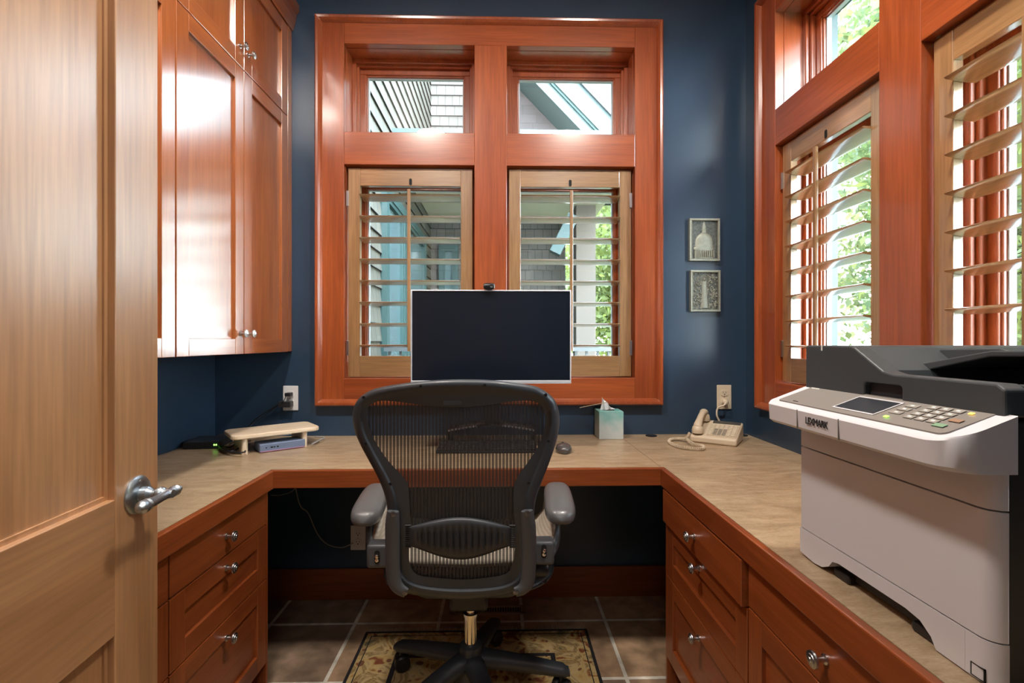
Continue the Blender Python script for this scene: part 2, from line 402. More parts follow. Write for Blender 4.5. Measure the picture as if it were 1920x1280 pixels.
cr = MB(); prof = [(.355, 2.645), (-.004, 2.645), (-.010, 2.66), (-.018, 2.69), (-.022, 2.72), (-.034, 2.735), (-.034, 2.765), (.355, 2.765)]
c = MB().prism([(UX-p, z) for p, z in prof], 'y', .70, 2.249)
struct(c.build('trim_1', CB['y'], bevel=.001), 'cherry crown moulding along the top of the wall cabinets', 'moulding')

def base(origin, rz, x0, x1, rows, label, end_side=0, open_top=0.0, knobs=True):
    root = empty('base_cabinet', origin, rz); tag(root, label, 'cabinet')
    MB().box(x0, x1, .021, .53, .10, .698).build('body', CD['z'], root)
    MB().box(x0+.003, x1-.003, .075, .50, 0, .10).build('toe_kick', KICK, root)
    g = .0018
    for i, (za, zb, flat) in enumerate(rows):
        yy = -open_top if i == 0 else 0
        d = shaker('drawer', root, x0+g, x1-g, za+g, zb-g, CD, 'x' if flat else 'x', w=.055, y=yy, flat=flat)
        if i == 0 and open_top:
            MB().box(x0+.02, x1-.02, yy+.02, .10, za+.01, zb-.012).build('drawer_box', CD['x'], d)
        zk = (za+zb)/2 if flat else zb-.035
        if not flat and i == 2: zk = zb-.055
        knob(d, (x0+x1)/2, zk, yy, 1.0)
    return root
ROWS = [(.584, .696, True), (.402, .584, False), (.117, .402, False)]
FXL = -.790; FXR = .570
base((FXL, 0, 0), math.pi/2, 1.157, 1.628, ROWS, 'cherry drawer cabinet under left counter, three knobs in view')
base((FXL, 0, 0), math.pi/2, .62, 1.155, ROWS, 'cherry drawer cabinet half hidden behind the open door')
base((FXR, 0, 0), -math.pi/2, -1.628, -1.090, ROWS, 'cherry drawer cabinet at right of knee space, top drawer slightly open', open_top=.014)
base((FXR, 0, 0), -math.pi/2, -1.088, -.56, [(.590, .696, True), (.117, .590, False)], 'cherry cabinet under the printer with one wide knob')
# knee-space sides
o = MB().box(LX+.002, FXL-.002, 1.630, 1.642, 0, .70).build('side_panel', CD['z']); tag(o, 'narrow cherry end panel at left side of knee space', 'panel')
o = MB().box(FXR+.002, RX-.002, 1.630, 1.642, 0, .70).build('side_panel', CD['z']); tag(o, 'narrow cherry end panel at right side of knee space', 'panel')

# ------------------------------------------------------------------ counter
root = empty('countertop', (0, 0, .70)); tag(root, 'U-shaped beige laminate worktop with cherry edging along three walls', 'countertop')
U = [(LX+.001, .16), (LXC, .16), (LXC, DY), (RXC, DY), (RXC, .16), (RX-.001, .16), (RX-.001, WY-.001), (LX+.001, WY-.001)]
e = .018
Ui = [(LX+.001, .16), (LXC-e, .16), (LXC-e, DY+e), (RXC+e, DY+e), (RXC+e, .16), (RX-.001, .16), (RX-.001, WY-.001), (LX+.001, WY-.001)]
MB().prism(Ui, 'z', .002, .0598).build('laminate_top', LAM, root)
MB().box(LXC-e, LXC, .16, DY, -.001, .06).build('edge_band', CD['y'], root, bevel=.003)
MB().box(LXC-e, RXC+e, DY, DY+e, -.001, .06).build('edge_band', CD['x'], root, bevel=.003)
MB().box(RXC, RXC+e, .16, DY, -.001, .06).build('edge_band', CD['y'], root, bevel=.003)
# mitre seam in the right corner
a = Vector((RXC+e, DY+e, .0601)); b = Vector((.93, 2.24, .0601)); b = Vector((a.x-.02, 2.2, .0601))
pa = PZ(1241, 877, DZ); pb = PZ(1168, 822, DZ); d = (pb-pa).normalized(); n = Vector((-d.y, d.x, 0))*.0012
q = [pa+d*.012-n, pa+d*.012+n, pb+n, pb-n]
MB().add([(p.x, p.y, .0602) for p in q], [(0, 1, 2, 3)]).build('seam', mat('seam_brown', (.22, .15, .09), .6), root)

# ------------------------------------------------------------------ open door
HX, HY, DW = -.6405, .115, .89
droot = empty('door_1', (0, 0, 0)); struct(droot, 'tan panelled wooden door standing open at left, pewter lever handle', 'door')
# local x along door from hinge to free edge, local -y = face seen from the camera side
pe = Vector((-.706, 1.0)); dd = Vector((-.0749, 1)).normalized(); hp = pe - dd*DW
droot.location = (hp.x, hp.y, 0.008); droot.rotation_euler = (0, 0, math.atan2(dd.y, dd.x))
sw = .1205; th = .045
MB().box(DW-sw, DW, 0, th, 0, 2.12).build('door_stile', DO['z'], droot, bevel=.002)
MB().box(0, sw, 0, th, 0, 2.12).build('door_stile', DO['z'], droot, bevel=.002)
MB().box(sw, DW-sw, .0005, th-.0005, .660, .906).build('door_rail', DO['x'], droot, bevel=.0015)
MB().box(sw, DW-sw, .0005, th-.0005, 2.00, 2.12).build('door_rail', DO['x'], droot, bevel=.0015)
MB().box(sw, DW-sw, .0005, th-.0005, 0, .22).build('door_rail', DO['x'], droot, bevel=.0015)
MB().box(sw-.005, DW-sw+.005, .017, th-.017, .90, 2.005).build('door_panel', DO['z'], droot)
MB().box(sw-.005, DW-sw+.005, .017, th-.017, .215, .665).build('door_panel', DO['z'], droot)
bd = MB()
for z0, z1 in ((.906, 2.0), (.22, .66)): bd.frame(sw, DW-sw, z0, z1, .008, .013, .018)
bd.build('panel_bead', DO['z'], droot)
hx = DW-.0635; hz = .905-.008
hr = MB().lathe([(.036, 0), (.036, .003), (.033, .006), (.022, .008), (.010, .008)], (hx, 0, hz), (0, -1, 0), 36).build('door_handle', PEWT, droot, smooth=35)
MB().lathe([(.012, .006), (.015, .010), (.015, .022), (.012, .026), (.0085, .030), (.0085, .034), (.013, .038), (.014, .043), (.012, .049), (.009, .052), (.008, .066), (.003, .067)], (hx, 0, hz), (0, -1, 0), 24).build('spindle', PEWT, hr, smooth=35)
MB().lathe([(.002, -.036), (.006, -.034), (.005, -.029), (.009, -.026), (.0105, -.022), (.008, -.017), (.0105, -.013), (.009, -.008), (.008, .0), (.0075, .02), (.0095, .060), (.0115, .063), (.0100, .067), (.012, .072), (.0115, .079), (.007, .084), (.006, .088), (.002, .090)], (hx, -.058, hz), (-1, 0, -.0), 24).build('lever', PEWT, hr, smooth=35)
for sx, sz in ((0, .025), (0, -.025)):
    MB().lathe([(.004, 0), (.0038, .0015), (.001, .002)], (hx+sx, -.006, hz+sz), (0, -1, 0), 12).build('screw', NICK, hr)

# ------------------------------------------------------------------ outlets
def plate(name, label, X, Z, m, duplex=True):
    root = empty(name, (X, WY, Z)); tag(root, label, 'outlet')
    MB().box(-.035, .035, -.006, 0, -.0575, .0575).build('cover_plate', m, root, bevel=.003)
    if duplex:
        for dz in (.020, -.020):
            f = MB(); f.prism(rrect(-.017, .017, dz-.014, dz+.014, .008), 'y', -.0085, -.005); r_ = f.build('receptacle', m, root, bevel=.0006)
            s = MB(); s.box(-.0075, -.0055, -.0088, -.008, dz-.002, dz+.007); s.box(.0055, .0075, -.0088, -.008, dz-.002, dz+.007); s.lathe([(.0027, 0), (.0027, .0008)], (0, -.008, dz-.007), (0, -1, 0), 10)
            s.build('slot', HOLE, r_)
    for dz in ((.0,) if duplex else (.045, -.045)):
        MB().lathe([(.003, 0), (.002, .001)], (0, -.006, dz), (0, -1, 0), 10).build('screw', NICK, root)
    return root
p = PY(545.5, 746, WY); OLX, OLZ = p.x, p.z
o = plate('power_outlet', 'white wall outlet with two black plugs, left of the front window', OLX, OLZ, WHITE)
p = PY(1357, 744, WY); ORX, ORZ = p.x, p.z
plate('power_outlet', 'ivory wall outlet with a phone plug, above the desk telephone', ORX, ORZ, IVORY)
p = PY(672, 1007, WY); OUX, OUZ = p.x, p.z
o = plate('power_outlet', 'white outlet low on the wall in the knee space', OUX, OUZ, WHITE)

def wire(name, pts, r, m, label, cat='cable', sm=8, parent=None):
    o = MB().tube(pts, r, 8, sm).build(name, m, parent, smooth=60)
    if label: tag(o, label, cat)
    return o
# plugs and leads left
pl = MB(); pl.box(OLX-.012, OLX+.014, WY-.042, WY-.009, OLZ+.012, OLZ+.028); o = pl.build('power_plug', BLACKP, bevel=.003); tag(o, 'small black plug in upper socket of left outlet', 'plug')
wire('lead', [(OLX-.006, WY-.036, OLZ+.014), (OLX-.014, WY-.05, OLZ-.01), (OLX-.05, WY-.03, OLZ-.03), PY(480, 785, WY-.03), PZ(455, 812, DZ+.02), PZ(440, 826, DZ+.006)], .0022, CABLE, None, parent=o)
pl = MB(); pl.box(OLX-.040, OLX+.016, WY-.045, WY-.009, OLZ-.038, OLZ-.012); o = pl.build('power_plug', mat('charger_black', (.02, .02, .022), .35), bevel=.003); tag(o, 'black wall charger block in lower socket of left outlet', 'plug')
wire('lead', [(OLX-.038, WY-.03, OLZ-.022), PY(515, 764, WY-.03), PY(492, 782, WY-.03), PY(474, 794, WY-.04), PZ(452, 818, DZ+.02), PZ(430, 833, DZ+.006)], .0022, CABLE, None, parent=o)
# phone plug (right)
pr = MB().lathe([(.010, 0), (.013, .004), (.014, .014), (.011, .020), (.009, .026), (.003, .028)], (ORX+.002, WY-.009, ORZ-.021), (-.35, -1, -.1), 20).build('phone_plug', IVORY, smooth=40)
tag(pr, 'round ivory plug in lower socket above the telephone', 'plug')
wire('lead', [(ORX-.008, WY-.035, ORZ-.022), (ORX-.018, WY-.045, ORZ-.032), PY(1346, 765, WY-.03), PY(1344, 778, WY-.03), PY(1349, 790, WY-.03), PY(1352, 797, WY-.04)], .0042, IVORY, None, parent=pr)
# knee space wires
wire('network_cable', [Vector((PY(543, 900, WY-.06).x, WY-.06, .7005)), PY(560, 940, WY-.05), PY(578, 962, WY-.03), PY(595, 1000, WY-.02), PY(614, 1020, WY-.02), PY(640, 1026, WY-.02), PY(662, 1018, WY-.015)], .0024, GREYC, 'thin grey cable hanging down to the outlet under the desk')
wire('network_cable', [PY(508, 928, WY-.1), PY(530, 927, WY-.08), PY(555, 912, WY-.07), Vector((PY(575, 900, WY-.05).x, WY-.05, .7005))], .002, GREYC, 'grey cable looping just under the left end of the desk')

# ------------------------------------------------------------------ chair
CX, CY = -.100, 1.58
ch = empty('office_chair', (CX, CY, 0)); tag(ch, 'black mesh-backed swivel office chair with arms, seen from behind at desk', 'chair')
def L(p): return Vector((p[0]-CX, p[1]-CY, p[2]))
def DB(px, py): return 1.272 + .105*((py-711)/410) + .030*((px-857)/190)**2
def BP(px, py, off=0): v = PY(px, py, DB(px, py)-off); return L(v)
pairs = [((861,711),(861,763)),((915,712),(916,759)),((962,717),(962,752)),((1000,723),(992,751)),((1022,733),(1008,755)),((1040,750),(1018,765)),((1049,778),(1022,785)),((1047,810),(1019,812)),((1040,838),(1008,838)),((1028,872),(990,866)),((1014,908),(967,900)),((1004,940),(963,938)),((1000,990),(965,985)),((1000,1031),(965,1031)),((996,1070),(960,1058)),((980,1100),(949,1075)),((940,1117),(916,1082)),((866,1124),(866,1086)),((790,1117),(810,1082)),((750,1100),(781,1076)),((730,1070),(769,1058)),((727,1031),(767,1031)),((727,985),(769,976)),((724,940),(767,930)),((711,900),(762,902)),((692,864),(730,866)),((677,836),(710,838)),((665,808),(696,812)),((661,778),(689,785)),((667,755),(690,765)),((682,739),(701,755)),((708,727),(718,751)),((760,718),(755,754)),((810,713),(800,760))]
oc = crom([Vector((*p[0], 0)) for p in pairs], 5, True); ic = crom([Vector((*p[1], 0)) for p in pairs], 5, True)
rings = []
for o_, i_ in zip(oc, ic):
    wpx = (o_-i_).length; tb = min(1, 20/wpx)   # raised tube band takes 20 px
    T = [(0, -.010), (0, .004), (.12*tb, .013), (.4*tb, .018), (.75*tb, .017), (1.0*tb, .008), (tb+(1-tb)*.5, .006), (1, .004), (1, -.004), (.5, -.012)]
    ring = []
    for t, h in T:
        p = o_.lerp(i_, t); ring.append(BP(p.x, p.y, h))
    rings.append(ring)
MB().loft(rings, closed=True).build('back_frame', GRAPH, ch, smooth=50)
# woven back
inner = [(p.x, p.y) for p in ic]
def span(x):
    ys = []
    for (ax, ay), (bx, by) in zip(inner, inner[1:]+inner[:1]):
        if (ax-x)*(bx-x) <= 0 and ax != bx: ys.append(ay+(by-ay)*(x-ax)/(bx-ax))
    return min(ys), max(ys)
mb = MB(); rows = []; uvs = []; nx, ny = 72, 22
for i in range(nx):
    x = 690 + (1020.5-690)*i/(nx-1); y0, y1 = span(x); row = []
    for j in range(ny):
        y = y0-3+(y1-y0+6)*j/(ny-1); row.append(BP(x, y, -.001)); uvs.append((x, y))
    rows.append(row)
mb.grid(rows); mo = mb.build('mesh_back', pellicle('pellicle_back', 6.62), ch, smooth=180)
uvl = mo.data.uv_layers.new(name='UVMap')
for lp in mo.data.loops:
    u_, v_ = uvs[lp.vertex_index]; uvl.data[lp.index].uv = (u_, (v_)*.0016)
# screws round the frame
for sx, sy in ((682,745),(789,724),(909,722),(1023,740),(686,832),(1028,827),(732,907),(991,905),(865,1109)):
    MB().lathe([(.0042, 0), (.0046, .0022), (.0030, .0024), (.0026, .0008), (.001, .0005)], BP(sx, sy, .0195 if sy < 1000 else .012), (0, -1, 0), 14).build('frame_screw', HOLE, ch)
# embossed maker's patch
a = BP(848, 755, .0085)
MB().prism(rrect(a.x-.024, a.x+.024, a.z-.006, a.z+.006, .003), 'y', a.y, a.y+.004).build('embossed_patch', GRAPH2, ch, bevel=.001)
# lumbar pad
def lumb():
    rows = []; M_, N_ = 64, 14
    for i in range(M_+1):
        s = i/M_; x = 768+(957-768)*s; c = 2*s-1
        hh = .5+.5*(1-abs(c)**2.6)
        top = 987-17*(math.cos(c*math.pi/2)**1.2); bot = 1022+25*(math.cos(c*math.pi/2)**1.3)
        row = []
        for j in range(N_+1):
            t = j/N_; y = top+(bot-top)*t
            e = math.sin(math.pi*t)**.45
            inz = max(0, 1-((t-.52)/.36)**2)**.5 if abs(t-.52) < .36 else 0
            rib = 0
            if abs(c) < .86: rib = .008*inz*(.5+.5*math.cos(2*math.pi*i/4))
            row.append(BP(x, y, .006+.013*e*(1-abs(c)**6)-rib+.0))
        rows.append(row)
    return MB().grid(rows)
lumb().build('lumbar_pad', mat('lumbar_foam', (.030, .034, .040), .42), ch, smooth=60, solid=.006)
for x0, x1 in ((760, 771), (955, 966)):
    m = MB()
    for k in range(11):
        y = 985+4.0*k; a = BP(x0, y, .006); b = BP(x1, y, .006); m.tube([a, b], .0028, 8)
    m.build('lumbar_slider', BLACKP, ch, smooth=60)
# rear spines either side
def bar(name, path, r, m, sq=.55, sm=6, up=(0,1,0), parent=ch):
    return MB().tube(path, r, 16, sm, sq, up).build(name, m, parent, smooth=60)
for pts in ([(737,958),(736,985),(736,1030),(737,1070),(741,1092),(750,1104),(762,1111)], [(988,957),(991,985),(992,1030),(991,1070),(988,1092),(979,1104),(966,1110)]):
    path = [BP(x, y, .024) for x, y in pts]
    bar('spine', path, [.0165, .0205, .0205, .0205, .0205, .018, .0145], GRAPH2, .50)
for sx, sy in ((737, 963), (759.5, 1110), (988, 961.5), (967, 1109)):
    MB().lathe([(.0075, 0), (.0078, .003), (.0062, .0036), (.0058, .0022), (.0045, .0022), (.0042, .0045), (.002, .0048), (.0018, .003), (.0005, .003)], BP(sx, sy, .036), (0, -1, 0), 20).build('bolt', mat('bolt_steel', (.25, .25, .26), .3, 1), ch, smooth=40)
# arms
def arm(side):
    S = side
    if S < 0: br = (686, 728, 1022, 1066); post = [(700,1030),(693,1012),(692,990),(694,965)]; pad = (697, 60); nut = (707, 1044)
    else: br = (1000, 1040, 1016, 1060); post = [(1030,1040),(1042,1018),(1046,990),(1045,965)]; pad = (1047, 58); nut = (1020, 1033)
    D0 = 1.365
    a = L(PY(br[0], br[2], D0)); b = L(PY(br[1], br[3], D0))
    root = MB().box(a.x, b.x, a.y, a.y+.05, b.z, a.z).build('arm_bracket', GRAPH2, ch, bevel=.009, seg=3, smooth=40)
    c = L(PY(nut[0], nut[1], D0))
    MB().prism(rrect(c.x-.0075, c.x+.0075, c.z-.019, c.z+.019, .007), 'y', c.y-.002, c.y+.004).build('slot', HOLE, root)
    MB().lathe([(.0062, 0), (.0062, .004), (.004, .006), (.001, .0065)], c+Vector((0, -.001, .003)), (0, -1, 0), 6).build('nut', CHROME, root)
    MB().lathe([(.0052, 0), (.0052, .003), (.001, .0035)], c+Vector((0, -.001, -.008)), (0, -1, 0), 16).build('washer', CHROME, root)
    path = [L(PY(x, y, D0+.035+.022*i)) for i, (x, y) in enumerate(post)]; path[-1].z -= .012
    path.append(path[-1]+Vector((0, .05, .006)))
    MB().tube(path, [.015, .012, .0085, .0085, .012], 14, 6, .62 if 1 else 1, (0,1,0)).build('arm_post', GRAPH2, root, smooth=60)
    # second strut making the arm loop
    q = L(PY(post[1][0]-S*4, post[1][1], D0+.08))
    # pad: long rounded cushion running away from the camera
    n_ = 18; rings = []
    pxc = pad[0]; c0 = PY(pxc, 940, 1.50)
    for i in range(n_+1):
        t = i/n_; y = 1.385+.250*t
        wd = .047*(math.sin(math.pi*min(1, max(0, (t*.5+.0))))**.0)*(1-(abs(2*t-1))**5)**.5
        wd = max(wd, .004)*(1.04-.10*t)
        cx = c0.x + (-S)*(-.002) + S*(-.006+.012*t)
        zc = .676+.026*t+.004*math.sin(math.pi*t)
        hh = (.023)*(1-(abs(2*t-1))**6)**.5+.002
        ring = []
        for k in range(22):
            an = 2*math.pi*k/22; cs, sn = math.cos(an), math.sin(an)
            e = .62
            ring.append(L((cx+wd*math.copysign(abs(cs)**e, cs), y, zc+hh*math.copysign(abs(sn)**.8, sn)*(1.15 if sn > 0 else .9))))
        rings.append(ring)
    MB().loft(rings).build('arm_pad', ARMPAD, ch, smooth=70)
arm(-1); arm(1)
a = L(PY(1015, 1066, 1.42))
MB().lathe([(.004, -.03), (.018, -.024), (.021, -.008), (.021, .010), (.017, .020), (.004, .022)], a, (1, 0, 0), 20).build('tension_knob', BLACKP, ch, smooth=50)
# seat: curved woven pan with rim
SZ = .470
def seatp(u, v, dz=0):   # u -1..1 across, v 0..1 back to front
    wx = .235+.022*math.sin(math.pi*min(1, v*1.1))
    z = SZ+dz+.018*abs(u)**2.5+(-.012*math.sin(math.pi*v))-(.035*max(0, v-.82)/.18*max(0, v-.82)/.18)
    return Vector((u*wx, -.185+.45*v, z))
nU, nV = 24, 24
rows = [[seatp(-1+2*i/nU, .03+.94*j/nV) for j in range(nV+1)] for i in range(nU+1)]
so = MB().grid(rows).build('mesh_seat', pellicle('pellicle_seat', .0095), ch, smooth=180)
uvl = so.data.uv_layers.new(name='UVMap')
for lp in so.data.loops:
    v = so.data.vertices[lp.vertex_index].co; uvl.data[lp.index].uv = (v.x, v.y)
loop = []
for k in range(48):
    an = 2*math.pi*k/48; cs, sn = math.cos(an), math.sin(an)
    u = math.copysign(abs(cs)**.45, cs); v = .5+.5*math.copysign(abs(sn)**.45, sn)
    loop.append(seatp(u, v, -.002))
rings = []
for i, p in enumerate(loop):
    d = (loop[(i+1) % 48]-loop[i-1]).normalized(); n_ = d.cross(Vector((0,0,1))).normalized()
    rings.append([p+n_*.018*math.cos(2*math.pi*k/12)+Vector((0,0,1))*.011*math.sin(2*math.pi*k/12) for k in range(12)])
MB().loft(rings, closed=True).build('seat_frame', GRAPH, ch, smooth=60)
m = MB(); m.box(-.06, .06, -.10, .14, .36, .43); m.box(-.20, .20, -.05, .0, .405, .44)
m.build('tilt_mechanism', BLACKP, ch, bevel=.012, smooth=40)
m = MB()
for s_ in (-1, 1): m.tube([(s_*.05, -.08, .41), (s_*.12, -.12, .43), (s_*.16, -.15, .465)], .012, 10, 5)
m.build('back_yoke', GRAPH2, ch, smooth=60)
# gas lift
MB().lathe([(.0145, .30), (.0145, .372)], (0, 0, 0), (0, 0, 1), 24).build('lift_piston', CHROME, ch, smooth=40)
MB().lathe([(.0205, .185), (.0205, .296), (.024, .297), (.024, .306), (.0145, .308)], (0, 0, 0), (0, 0, 1), 28).build('lift_cylinder', CHROME, ch, smooth=40)
MB().lathe([(.052, .055), (.050, .10), (.040, .16), (.036, .200), (.030, .205), (.022, .206)], (0, 0, 0), (0, 0, 1), 28).build('base_hub', GRAPH, ch, smooth=40)
for k in range(5):
    an = R(4+72*k); d = Vector((math.cos(an), math.sin(an), 0)); sd = Vector((-d.y, d.x, 0))
    rings = []
    for i in range(40):
        t = i/39; r_ = .02+.31*t; z = .155-.065*t**1.2; wd = (.034-.010*t); hh = .028-.010*t
        if .12 < t < .55: q_ = .0012*math.sin(i*math.pi*1.0+.3)*(1 if i % 2 else -1)
        else: q_ = 0
        if t > .96: wd *= .8; hh *= .7
        c = d*r_+Vector((0, 0, z))
        rings.append([c+sd*(wd+q_)*math.copysign(abs(math.cos(b_))**.8, math.cos(b_))+Vector((0,0,1))*(hh+q_)*math.copysign(abs(math.sin(b_))**.8, math.sin(b_)) for b_ in [2*math.pi*j/14 for j in range(14)]])
    leg = MB().loft(rings).build('leg', GRAPH, ch, smooth=60)
    c = d*.305
    an2 = an+R(60)*(1 if k % 2 else -.7); ax = Vector((math.cos(an2), math.sin(an2), 0))
    cm = MB(); 
    for s_ in (-1, 1): cm.lathe([(.006, 0), (.024, .001), (.0275, .006), (.0275, .018), (.023, .023), (.006, .023)], c+Vector((0, 0, .041))+ax*(s_*.004), ax*s_, 22)
    cm.lathe([(.010, .03), (.010, .085)], c, (0, 0, 1), 12)
    cs_ = cm.build('caster', BLACKP, leg, smooth=40)
# cushion on the seat whose raised cream wings show at both sides
rows = []
for i in range(41):
    u = -1+2*i/40; row = []
    for j in range(21):
        v = j/20; up = .155*max(0, (abs(u)-.62)/.38)**1.6*(math.sin(math.pi*min(1, .1+.9*v)))**.6
        row.append(Vector((CX-.006+.274*math.copysign(min(1, abs(u)*1.12)**1.0, u)*(1 if abs(u) < .9 else 1), CY-.12+.34*v, SZ+.050+.012*abs(u)+up)))
    rows.append(row)
def cream():
    m, t, b = nt('cream_ribbed_fabric'); tc = t.nodes.new('ShaderNodeTexCoord'); wv = t.nodes.new('ShaderNodeTexWave')
    wv.bands_direction = 'Z'; wv.inputs['Scale'].default_value = 28; wv.inputs['Distortion'].default_value = 1.5
    r = t.nodes.new('ShaderNodeValToRGB'); r.color_ramp.elements[0].color = (.40, .35, .28, 1); r.color_ramp.elements[1].color = (.52, .47, .39, 1)
    t.links.new(tc.outputs['Object'], wv.inputs['Vector']); t.links.new(wv.outputs['Fac'], r.inputs['Fac']); t.links.new(r.outputs['Color'], b.inputs['Base Color']); b.inputs['Roughness'].default_value = .8
    return m
o = MB().grid(rows).build('seat_cushion', cream(), smooth=180, solid=.020); tag(o, 'cream ribbed cushion with raised sides lying on the office chair seat', 'cushion')

# ------------------------------------------------------------------ monitor, webcam, keyboard, mouse
MY = 1.86
a = PY(770, 543, MY); b = PY(1071, 719, MY); mx_ = (a.x+b.x)/2
mon = empty('monitor', (mx_, MY+.05, DZ)); tag(mon, 'black screen monitor with thin silver bezel in front of the window', 'monitor')
W2 = (b.x-a.x)/2; z1 = a.z-DZ; z0 = b.z-DZ; SIL = mat('silver_bezel', (.62, .65, .70), .35, .4); 
f = MB(); f.frame(-W2, W2, z0, z1, .005, -.05, -.02, wb=.013); f.build('bezel', SIL, mon, bevel=.0015)
MB().box(-W2+.004, W2-.004, -.046, -.022, z0+.011, z1-.004).build('screen', mat('screen_black', (.006, .009, .016), .22), mon)
MB().box(-W2+.02, W2-.02, -.022, -.005, z0+.03, z1-.03).build('back_shell', mat('monitor_back', (.35, .36, .38), .4), mon, bevel=.006)
# stand: column + low dark arch foot with silver edge
MB().box(-.035, .035, .155, .175, .076, z0+.14).build('column', BLACKP, mon, bevel=.003)
MB().box(-.03, .03, -.006, .160, z0+.08, z0+.13).build('neck', BLACKP, mon, bevel=.004)
fx0 = PY(840, 800, 2.02).x-mx_; fx1 = PY(1002, 800, 2.02).x-mx_
rows = []; edge = []
for i in range(25):
    t = i/24; x = fx0+(fx1-fx0)*t; z = .062+.022*math.sin(math.pi*t)
    rows.append([Vector((x, .11, z)), Vector((x, .23, z))]); edge.append(Vector((x, .109, z+.001)))
MB().grid(rows).build('arch_foot', BLACKP, mon, solid=.008, smooth=60)
for a_ in (fx0, fx1-.008): MB().box(a_, a_+.008, .11, .23, 0, .064).build('foot_side', BLACKP, mon)
for s0, s1 in ((0, 9), (15, 25)): MB().tube(edge[s0:s1], .0042, 8).build('foot_trim', SIL, mon, smooth=60)
c = PY(917, 539, MY-.01)
wc = empty('webcam', (c.x, c.y, a.z)); tag(wc, 'small black webcam clipped on top of the monitor', 'webcam')
MB().lathe([(.004, -.022), (.0105, -.020), (.0125, -.012), (.0125, .012), (.0105, .020), (.004, .022)], (0, 0, .013), (1, 0, 0), 20).build('body', BLACKP, wc, smooth=50)
MB().lathe([(.0085, 0), (.0085, .004), (.006, .005), (.003, .0035)], (.010, -.0105, .013), (0, -1, 0), 20).build('lens', mat('lens_glass', (.05, .055, .06), .15, .3), wc, smooth=40)
MB().box(-.013, .013, -.004, .018, -.0, .004).build('clip', BLACKP, wc, bevel=.001)

kb = empty('keyboard', (-.055, 1.945, DZ)); tag(kb, 'black keyboard on the desk behind the chair back', 'keyboard')
MB().prism([(-.068, 0), (.068, 0), (.068, .022), (-.068, .010)], 'x', -.20, .20).build('body', BLACKP, kb, bevel=.003)
k0 = None
for r_ in range(5):
    for q_ in range(15):
        if k0 is None: o = k0 = MB().box(-.0105, .0105, -.0095, .0095, 0, .005).build('key', mat('key_black', (.02, .02, .022), .45), kb, bevel=.0015)
        else: o = k0.copy(); COL.objects.link(o); o.parent = kb
        y = -.052+.026*r_; o.location = (-.182+.026*q_, y, .0105+.012*(y+.068)/.136); o.rotation_euler = (R(5), 0, 0)
p = PZ(1058.5, 850, DZ)
ms = empty('computer_mouse', (p.x, p.y+.03, DZ)); tag(ms, 'dark grey computer mouse on the desk right of the chair', 'mouse')
MB().ellipsoid((0, 0, .012), (.033, .052, .024), 26, 14, lambda q: Vector((q.x*(1-.12*max(0, q.y)), q.y, max(q.z, -.45)*(1-.2*q.y)))).build('shell', mat('mouse_grey', (.07, .065, .065), .25, coat=.4), ms, smooth=60)
MB().lathe([(.001, -.004), (.008, -.004), (.008, .004), (.001, .004)], (0, .026, .0265), (1, 0, 0), 16).build('scroll_wheel', BLACKP, ms, smooth=40)

# ------------------------------------------------------------------ tissue box
tb = empty('tissue_box', (.497, 2.1885, DZ)); tag(tb, 'teal and white cube tissue box on the desk below the window', 'tissue box')
def tissue_mat():
    m, t, b = nt('teal_print_card'); tc = t.nodes.new('ShaderNodeTexCoord'); sp = t.nodes.new('ShaderNodeSeparateXYZ'); n = t.nodes.new('ShaderNodeTexNoise')
    n.inputs['Scale'].default_value = 22; n.inputs['Detail'].default_value = 8
    t.links.new(tc.outputs['Object'], n.inputs['Vector']); t.links.new(tc.outputs['Object'], sp.inputs[0])
    a = t.nodes.new('ShaderNodeMath'); a.operation = 'MULTIPLY_ADD'; a.inputs[1].default_value = 7.5; a.inputs[2].default_value = -.55
    t.links.new(sp.outputs[2], a.inputs[0]); s = t.nodes.new('ShaderNodeMath'); s.operation = 'ADD'
    t.links.new(n.outputs['Fac'], s.inputs[0]); t.links.new(a.outputs[0], s.inputs[1])
    r = t.nodes.new('ShaderNodeValToRGB'); r.color_ramp.elements[0].position = .25; r.color_ramp.elements[0].color = (.55, .60, .58, 1); r.color_ramp.elements[1].position = .95; r.color_ramp.elements[1].color = (.16, .46, .42, 1)
    t.links.new(s.outputs[0], r.inputs['Fac']); t.links.new(r.outputs['Color'], b.inputs['Base Color']); b.inputs['Roughness'].default_value = .5
    return m
MB().box(-.055, .055, -.0535, .0535, 0, .125).build('carton', tissue_mat(), tb, bevel=.0015)
MB().prism([(.030*math.cos(2*math.pi*k/24)+0, .020*math.sin(2*math.pi*k/24)) for k in range(24)], 'z', .1245, .1256).build('opening', HOLE, tb)
rows = []
for i in range(13):
    t = i/12; row = []
    for j in range(11):
        s = j/10; wv = .024*(1-.45*t)
        row.append(Vector((-.020+(s-.5)*2*wv+.010*t-.008*t*t+.003*math.sin(5*s+3*t), .005*math.sin(7*s+2*t)+.008*(s-.5), .120+.064*t*(1-.45*s))))
    rows.append(row)
TIS = mat('tissue_paper', (.9, .9, .9), .8)
MB().grid(rows).build('tissue', TIS, tb, smooth=180, solid=.001)
rows = [[p+Vector((.030, .012, -.012)) for p in r_[::-1]] for r_ in rows[:8]]
MB().grid(rows).build('tissue', TIS, tb, smooth=180, solid=.001)
a = PY(1087, 764, 2.20); b = PY(1132, 755, 2.15)
o = MB().tube([a, b, b+(b-a)*.12], .0016, 8).build('wooden_stick', PINE['x']); tag(o, 'thin tan stick poking out behind the tissue box', 'stick')

